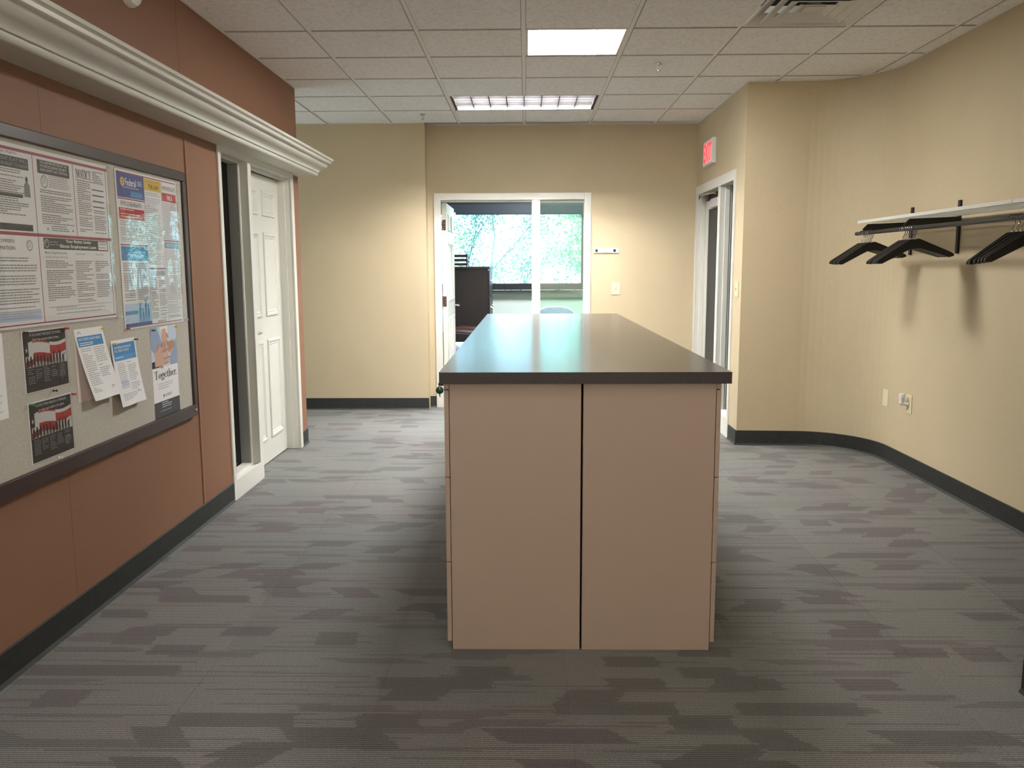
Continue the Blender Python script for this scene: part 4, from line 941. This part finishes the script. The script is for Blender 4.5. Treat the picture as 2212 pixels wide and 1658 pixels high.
# ------------------------------------------------------------------ wall devices
def plate(name, c, n, label, cat, wdt=.072, hgt=.117, toggle=True, ang=0):
    """c centre on the wall; n: unit normal in xy"""
    t = thing(name, (c[0], c[1], c[2]), label, cat); t.rotation_euler = (0, 0, math.atan2(n[1], n[0]))
    o = B(0.0005, .006, -wdt / 2, wdt / 2, -hgt / 2, hgt / 2).build('cover_plate', IVORY, t, bevel=.002); o.matrix_parent_inverse = Matrix()
    if toggle:
        o = MB().prism([(.004, -.012), (.004, .012), (.008, .010), (.014, .006), (.013, 0), (.008, -.009)], 'y', -.004, .004); o2 = MB(); o2.v = [(v[0], v[1], v[2]) for v in o.v]; o2.f = o.f; o2.m = o.m
        q = o2.build('toggle', IVORY, t); q.matrix_parent_inverse = Matrix()
        q = B(.006, .0065, -.006, .006, -.013, .013).build('toggle_slot', mat('ivory_shadow', (.30, .27, .17), .6), t); q.matrix_parent_inverse = Matrix()
    for dz in (-hgt * .36, hgt * .36):
        q = MB().lathe([(.003, 0), (.0028, .001)], (.006, 0, dz), 'x', 10).build('screw', IVORY, t); q.matrix_parent_inverse = Matrix()
    return t
plate('light_switch', (.866, YB, 1.158), (0, -1), 'ivory light switch on the back wall right of the office doorway', 'switch', .076, .120)
plate('light_switch', (XR, 6.49, 1.19), (-1, 0), 'ivory light switch on the narrow wall beside the grey door', 'switch', .10, .118)
plate('blank_plate', (2.538, 5.868, .442), (-.9966, -.08), 'blank ivory wall plate on the curved wall below the coat rail', 'wall plate', .072, .117, toggle=False)
t = plate('outlet_plate', (2.54, 5.51, .455), (-1, 0), 'ivory outlet plate behind the night light', 'outlet', .072, .125, toggle=False)
t = thing('night_light', (2.50, 5.535, .47), 'small white plug-in night light on the right wall outlet', 'night light')
nx, ny = 2.497, 5.530
MB().lathe([(.014, .0), (.0165, .002), (.0165, .028), (.0185, .032), (.0185, .064), (.017, .067)], (nx, ny, .455), n=24).build('shade', WPLAST, t, smooth=True)
MB().lathe([(.004, -.012), (.010, -.010), (.0145, -.003), (.0155, .004)], (nx, ny, .452), n=18).build('bulb', glassmat('bulb_glass', (.85, .85, .82), .02), t, smooth=True)
MB().lathe([(.013, 0), (.017, .004), (.017, .014), (.010, .036)], (2.533, ny - .05, .452), 'x', 18)
mb = MB(); mb.tube([(2.534, ny - .02, .452), (2.515, ny - .012, .455), (nx + .006, ny - .006, .463)], [.013, .012, .009], 14); mb.build('plug_body', WPLAST, t, smooth=True)
# sign rail
t = thing('sign_bracket', (.77, YB, 1.517), 'small white sign bracket with two black squares on the back wall', 'bracket')
B(.650, .889, YB - .010, YB - .0005, 1.494, 1.541).build('backing_strip', WPLAST, t, bevel=.003)
for x in (.664, .836): B(x, x + .024, YB - .013, YB - .0105, 1.505, 1.530).build('adhesive_square', BLACKM, t)
B(.69, .83, YB - .0125, YB - .0105, 1.499, 1.531).build('inner_strip', mat('grey_strip', (.5, .5, .47), .5), t)
# exit sign
t = thing('exit_sign', (XR, 7.52, 2.345), 'white exit sign with glowing red letters above the right door frame', 'exit sign')
B(XR - .036, XR - .0005, 7.335, 7.70, 2.24, 2.452).build('housing', WPLAST, t, bevel=.004)
EXR = mat('lit_red_letters', (.5, .02, .02), .5, emit=((1, .05, .08), 1.1)); EXF = mat('exit_face', (.75, .60, .58), .5, emit=((1, .35, .33), .25))
B(XR - .0385, XR - .0365, 7.352, 7.683, 2.255, 2.437).build('face', EXF, t)
v, f = text_mesh('EXIT', .03); ax, bx = min(p[0] for p in v), max(p[0] for p in v); ayy, byy = min(p[1] for p in v), max(p[1] for p in v)
mb = MB(); mb.v = [(XR - .0395, 7.672 - .31 * (p[0] - ax) / (bx - ax), 2.268 + .155 * (p[1] - ayy) / (byy - ayy)) for p in v]; mb.f = f; mb.m = [0] * len(f); mb.build('letters', EXR, t)

# ------------------------------------------------------------------ coat rack on the curved wall
t = thing('coat_rack', (2.54, 4.8, 1.6), 'black wall mounted coat rail with a pale shelf above', 'coat rack')
for y in (5.622, 5.016, 3.69, 3.08):
    mb = B(2.526, 2.5395, y - .013, y + .013, 1.432, 1.74); mb.build('wall_upright', BLACKM, t, bevel=.001)
    MB().prism([(2.526, 1.588), (2.526, 1.645), (2.245, 1.634), (2.213, 1.600), (2.225, 1.588)], 'y', y - .006, y + .006).build('shelf_bracket', BLACKM, t)
MB().tube([(2.206, 5.705, 1.574), (2.206, 5.70, 1.574), (2.206, 2.9, 1.574)], [.010, .0125, .0125], 14).build('hanging_rod', mat('black_rod', (.012, .012, .013), .45), t, smooth=True)
for a, b_ in ((5.64, 3.875), (3.872, 2.85)):
    sh = MB().box(2.186, 2.190, b_, a, 1.638, 1.656).box(2.190, 2.20, b_, a, 1.653, 1.656).build('shelf_front', SHELFM, t, bevel=.001)
    for k in range(6):
        x = 2.21 + k * .052; B(x, x + .030, b_, a, 1.646, 1.652).build('shelf_slat', SHELFM, t)
# hangers
def hanger_mesh():
    a = .0065; pr = []
    top = [(-.026, .0), (-.05, -.012), (-.207, -.095), (-.218, -.104), (-.220, -.116)]; bot = [(-.192, -.122), (-.06, -.068), (-.03, -.056)]
    L = top + bot; poly = [(x, z) for x, z in L] + [(-x, z) for x, z in reversed(L)]
    return MB().prism(poly, 'y', -a, a)
HB = None
def hook_mb():
    pts = [(0, 0, -.004), (0, 0, .018)]
    # S neck then arc over the rod (rod centre at (0, .057))
    pts += [(.008, 0, .026), (.0155, 0, .040)]
    for k in range(9):
        a = math.radians(-20 + k * 27); pts.append((.0165 * math.cos(a) if k else .0165, 0, .060 + .0165 * math.sin(a)))
    return MB().tube(pts, .0024, 6)
hang_proto = None
def add_hanger(y, tilt, yaw, lean, label, group):
    global hang_proto
    if hang_proto is None:
        t = thing('coat_hanger', (0, 0, 0), label, 'hanger', group)
        h1 = hanger_mesh().build('hanger_arms', BLACKP, t, bevel=.003); h2 = hook_mb().build('hook', mat('hook_steel', (.32, .32, .32), .15, metal=1), t, smooth=True)
        h3 = B(-.11, .11, -.0015, .0015, -.0690, -.0655)
        nk = MB().lathe([(.007, -.006), (.0055, .006)], (0, 0, 0), n=12).build('neck_ferrule', CHROME, t); hang_proto = t
    else: t = copytree(hang_proto)
    t.location = (2.206, y, 1.512); t.rotation_euler = (lean, tilt, yaw); t['label'] = label; t['group'] = group
    return t
rnd = random.Random(3)
ORD = ('first', 'second', 'third', 'fourth', 'fifth', 'sixth', 'seventh')
def hgroup(ys_, tilt, yaw, name):
    for k, y in enumerate(ys_):
        pos = ORD[k] + ' from the camera'
        add_hanger(y, tilt + rnd.uniform(-.01, .01), yaw + rnd.uniform(-.03, .03), 0, 'black hanger in the %s, %s' % (name, pos), 'hangers in the %s' % name)
hgroup([5.455 + .029 * k for k in range(6)], -.10, 0.02, 'left bunch on the rail')
hgroup([4.850 + .024 * k for k in range(7)], -.10, 0.02, 'middle bunch on the rail')
for k in range(6):
    yaw = (.0, .02, .05, .03, -.02, .04)[k]
    pos = ORD[k] + ' from the camera'
    add_hanger(3.715 + .034 * k, -.08 - .012 * k, yaw, 0, 'black hanger in the right bunch cut by the picture edge, %s' % pos, 'hangers in the right bunch')

# ------------------------------------------------------------------ office beyond the doorway
t = thing('window_4', (-.2, 11.25, 1.07), 'black framed office window with trees outside', 'window', kind='structure')
def wf(*a): B(*a).build('window_frame', BLACKM, t)
wf(-1.25, 2.30, 11.205, 11.30, 1.065, 1.150); wf(-1.25, 2.30, 11.205, 11.30, 2.17, 2.215); wf(.735, .79, 11.205, 11.30, 1.150, 2.17); wf(2.24, 2.30, 11.205, 11.30, 1.150, 2.17); wf(-1.25, -1.19, 11.205, 11.30, 1.150, 2.17)
B(-1.19, .735, 11.25, 11.256, 1.15, 2.17).build('pane', WGLASS, t); B(.79, 2.24, 11.25, 11.256, 1.15, 2.17).build('pane', WGLASS, t)
B(-1.27, 2.32, 11.10, 11.20, 1.045, 1.062).build('window_sill', BLACKM, t)
s_ = thing('roller_blind', (-.2, 11.14, 2.13), 'rolled up dark blind across the top of the office window', 'blind')
BLN = mat('dark_navy_blind', (.022, .030, .045), .5)
MB().tube([(-1.2, 11.150, 2.115), (2.28, 11.150, 2.115)], .040, 18).build('blind_roll', BLN, s_, smooth=True)
B(-1.2, 2.28, 11.104, 11.110, 2.055, 2.178).build('blind_fascia', BLN, s_)
B(-1.2, 2.28, 11.112, 11.124, 2.045, 2.066).build('bottom_bar', BLN, s_)
B(-.945, -.915, 11.09, 11.103, 1.985, 2.075).build('chain_bracket', WPLAST, s_, bevel=.003)
OFFICE_FILL = emis('office_fill_lens', (.92, .97, 1.0), 50.0)
t = thing('office_fill_light', (.4, 9.8, WT), 'unseen ceiling light added in the office to brighten it', 'ceiling light')  # fixture added out of view to lighten the wall below the office window
B(-.2, 1.0, 9.5, 10.1, WT - .03, WT - .001).build('frame', WPLAST, t, bevel=.004); B(-.17, .97, 9.53, 10.07, WT - .036, WT - .0305).build('diffuser', OFFICE_FILL, t)
# dark wood cabinet
t = thing('wooden_file_cabinet', (-.68, 10.4, 0), 'tall dark wooden file cabinet seen from the side in the office', 'file cabinet')
B(-.90, -.452, 10.0, 10.90, .0, 1.345).build('cabinet_side', MAHOG, t, bevel=.003)
B(-.92, -.430, 9.985, 10.915, 1.345, 1.375).build('cabinet_top', MAHOG, t, bevel=.004)
for z0 in (.06, .38, .70, 1.02):
    d = B(-.451, -.432, 10.015, 10.885, z0, z0 + .305).build('drawer', MAHOG, t, bevel=.003)
    for yy in (10.2, 10.7): MB().tube([(-.4315, yy - .05, z0 + .19), (-.40, yy - .045, z0 + .17), (-.40, yy + .045, z0 + .17), (-.4315, yy + .05, z0 + .19)], .005, 8).build('pull', CHROME, d, smooth=True)
t = thing('letter_tray_stack', (-.80, 10.25, 1.376), 'black stacked letter trays holding paper on the wooden cabinet', 'letter tray')
for k in range(3):
    z = 1.377 + .010 + k * .050
    mb = MB(); mb.box(-.98, -.700, 10.10, 10.44, z, z + .004); mb.box(-.98, -.976, 10.10, 10.44, z, z + .038); mb.box(-.704, -.700, 10.10, 10.44, z, z + .034); mb.box(-.98, -.70, 10.10, 10.104, z, z + .030); mb.build('tray', BLACKP, t)
    mb = MB(); [mb.box(x, x + .012, yy, yy + .012, z - .011 if k == 0 else z - .014, z + .04) for x in (-.975, -.713) for yy in (10.11, 10.42)]; mb.build('tray_post', BLACKP, t)
for k in (0, 2):
    z = 1.3915 + k * .050; B(-.96, -.72, 10.12, 10.40, z, z + .012).build('paper_pile', PAPER, t)
# guest chair with wooden arms, by the door
def chair(x, y, rot, label, arms=True):
    t = thing('office_chair', (x, y, 0), label, 'chair'); t.rotation_euler = (0, 0, rot); bpy.context.view_layer.update()
    def P(o): o.matrix_parent_inverse = Matrix(); return o
    P(MB().box(-.25, .25, -.24, .24, .42, .50).build('seat', FABRIC, t, bevel=.035, seg=4))
    mb = MB(); n = 14; prof = []
    for k in range(n + 1):
        u = -1 + 2 * k / n; prof.append((u * .225, .90 - .07 * abs(u) ** 3.2))
    poly = [(-.215, .56)] + prof + [(.215, .56)]
    mb.prism(poly, 'y', .22, .27); P(mb.build('backrest', FABRIC, t, bevel=.02, seg=3, smooth=True))
    if arms:
        for s2 in (-1, 1):
            mb = MB(); mb.tube([(s2 * .29, -.24, .60), (s2 * .29, -.16, .645), (s2 * .29, .05, .66), (s2 * .29, .24, .64)], [.018, .024, .024, .018], 8); P(mb.build('armrest', MAHOG2, t, smooth=True))
            for yy in (-.20, .22): P(MB().tube([(s2 * .28, yy, 0), (s2 * .28, yy, .63)], .017, 8).build('leg', MAHOG2, t))
            P(MB().tube([(s2 * .28, -.2, .36), (s2 * .28, .22, .36)], .014, 8).build('side_rail', MAHOG2, t))
        P(MB().tube([(-.28, .23, .52), (.28, .23, .52)], .014, 8).build('cross_rail', MAHOG2, t)); P(MB().tube([(-.28, .23, .36), (.28, .23, .36)], .014, 8).build('cross_rail', MAHOG2, t))
    else:
        P(MB().tube([(0, 0, .10), (0, 0, .42)], .03, 12).build('post', BLACKM, t))
        for k in range(5):
            a = 2 * PI * k / 5; P(MB().tube([(0, 0, .12), (.28 * math.cos(a), .28 * math.sin(a), .055)], [.022, .014], 8).build('base_arm', BLACKP, t)); P(MB().tube([(.28 * math.cos(a) - .012, .28 * math.sin(a), .027), (.28 * math.cos(a) + .012, .28 * math.sin(a), .027)], .026, 12).build('caster', BLACKP, t))
        P(MB().box(-.025, .025, .16, .24, .40, .43).build('back_bracket', BLACKM, t)); P(MB().box(-.025, .025, .272, .285, .42, .70).build('back_stem', BLACKM, t))
    return t
chair(-.70, 9.55, -PI / 2 + PI, 'blue-grey chair with red mahogany arms half hidden by the open door')
chair(.355, 9.90, 0, 'blue-grey desk chair back showing above the far end of the counter', arms=False)

# ------------------------------------------------------------------ outside
GRASS = mat('pale_ground', (.45, .48, .45), .9, noise=(.25, .25)); LAWN = mat('lawn', (.16, .34, .08), .95, noise=(3, .2))
tag(B(-60, 60, 11.6, 120, -4.3, -4.2).build('outside_ground', GRASS), 'bright paved ground far below outside the window', 'ground', kind='structure')
tag(B(-30, -1.9, 30, 70, -4.2, -4.12).build('lawn', LAWN), 'green lawn beyond the trees at left of the window', 'lawn', kind='structure')
def leafmat():
    m = bpy.data.materials.new('sunlit_leaf'); t, b, o = nodes(m); oi = t.nodes.new('ShaderNodeNewGeometry')
    n = t.nodes.new('ShaderNodeTexNoise'); n.inputs['Scale'].default_value = .9; t.links.new(oi.outputs['Position'], n.inputs['Vector'])
    r = t.nodes.new('ShaderNodeValToRGB'); r.color_ramp.elements[0].position = .35; r.color_ramp.elements[1].position = .65
    r.color_ramp.elements[0].color = (.13, .28, .23, 1); r.color_ramp.elements[1].color = (.22, .38, .18, 1)
    t.links.new(n.outputs['Fac'], r.inputs[0]); t.links.new(r.outputs[0], b.inputs['Base Color']); b.inputs['Roughness'].default_value = .55
    tr = t.nodes.new('ShaderNodeBsdfTranslucent'); t.links.new(r.outputs[0], tr.inputs[0]); mx = t.nodes.new('ShaderNodeMixShader'); mx.inputs[0].default_value = .5
    t.links.new(b.outputs[0], mx.inputs[1]); t.links.new(tr.outputs[0], mx.inputs[2]); t.links.new(mx.outputs[0], o.inputs[0]); return m
LEAF = leafmat(); BARK = mat('grey_bark', (.17, .20, .23), .9, noise=(6, .3))
def tree(x, y, lean, seed, label, H=8.5, dens=1.0, z0=-4.2):
    rn = random.Random(seed); t = thing('tree', (x, y, z0), label, 'tree', 'trees outside the office window')
    wood = MB(); tips = []
    def grow(p, d, L, r, dep):
        pts = [p]; q = p.copy(); dd = d.copy(); n = 4
        for k in range(n):
            dd = (dd + Vector((rn.uniform(-.18, .18), rn.uniform(-.18, .18), rn.uniform(-.05, .12)))).normalized(); q = q + dd * L / n; pts.append(q.copy())
        wood.tube(pts, [r * (1 - .4 * k / n) for k in range(n + 1)], 6 if dep > 1 else 8, cap=False)
        if dep >= 2: tips.extend([(pts[k], dep) for k in range(1, n + 1)])
        if dep >= 5: return
        for k in range(rn.choice((2, 3, 3))):
            a = rn.uniform(0, 2 * PI); tl = rn.uniform(.35, .85); side = dd.orthogonal().normalized(); side = Matrix.Rotation(a, 3, dd) @ side
            grow(pts[rn.choice((2, 3, 4))], (dd * math.cos(tl) + side * math.sin(tl)).normalized(), L * rn.uniform(.62, .8), r * .56, dep + 1)
    grow(Vector((x, y, z0)), Vector(lean).normalized(), H * .42, .16, 0)
    lo = wood.build('trunk_and_branches', BARK, t)
    lf = MB()
    for p, dep in tips:
        for k in range(int(26 * dens * (1.3 if dep >= 4 else .45))):
            c = p + Vector((rn.gauss(0, .26), rn.gauss(0, .26), rn.gauss(0, .22))); a = Vector((rn.uniform(-1, 1), rn.uniform(-1, 1), rn.uniform(-1, .6))).normalized(); b_ = a.orthogonal().normalized(); b_ = Matrix.Rotation(rn.uniform(0, 6.28), 3, a) @ b_
            sz = rn.uniform(.028, .058); bb = len(lf.v)
            lf.v += [tuple(c - a * sz), tuple(c + b_ * sz * .55), tuple(c + a * sz), tuple(c - b_ * sz * .55)]; lf.f.append((bb, bb + 1, bb + 2, bb + 3)); lf.m.append(0)
    me = bpy.data.meshes.new('foliage'); me.from_pydata(lf.v, [], lf.f); me.materials.append(LEAF)
    o = bpy.data.objects.new('foliage', me); C.objects.link(o); o.parent = t; o.matrix_parent_inverse = Matrix.Translation(-Vector(t.location)); o['kind'] = 'stuff'
tree(2.9, 19.5, (-.10, -.02, 1), 4, 'leafy tree outside with pale branches reaching left across the window', 11)
tree(-3.6, 28.0, (.08, 0, 1), 11, 'leafy tree farther back behind the left half of the office window', 11)
tree(3.0, 37.0, (-.04, 0, 1), 23, 'leafy tree farthest back in the right part of the office window', 11)
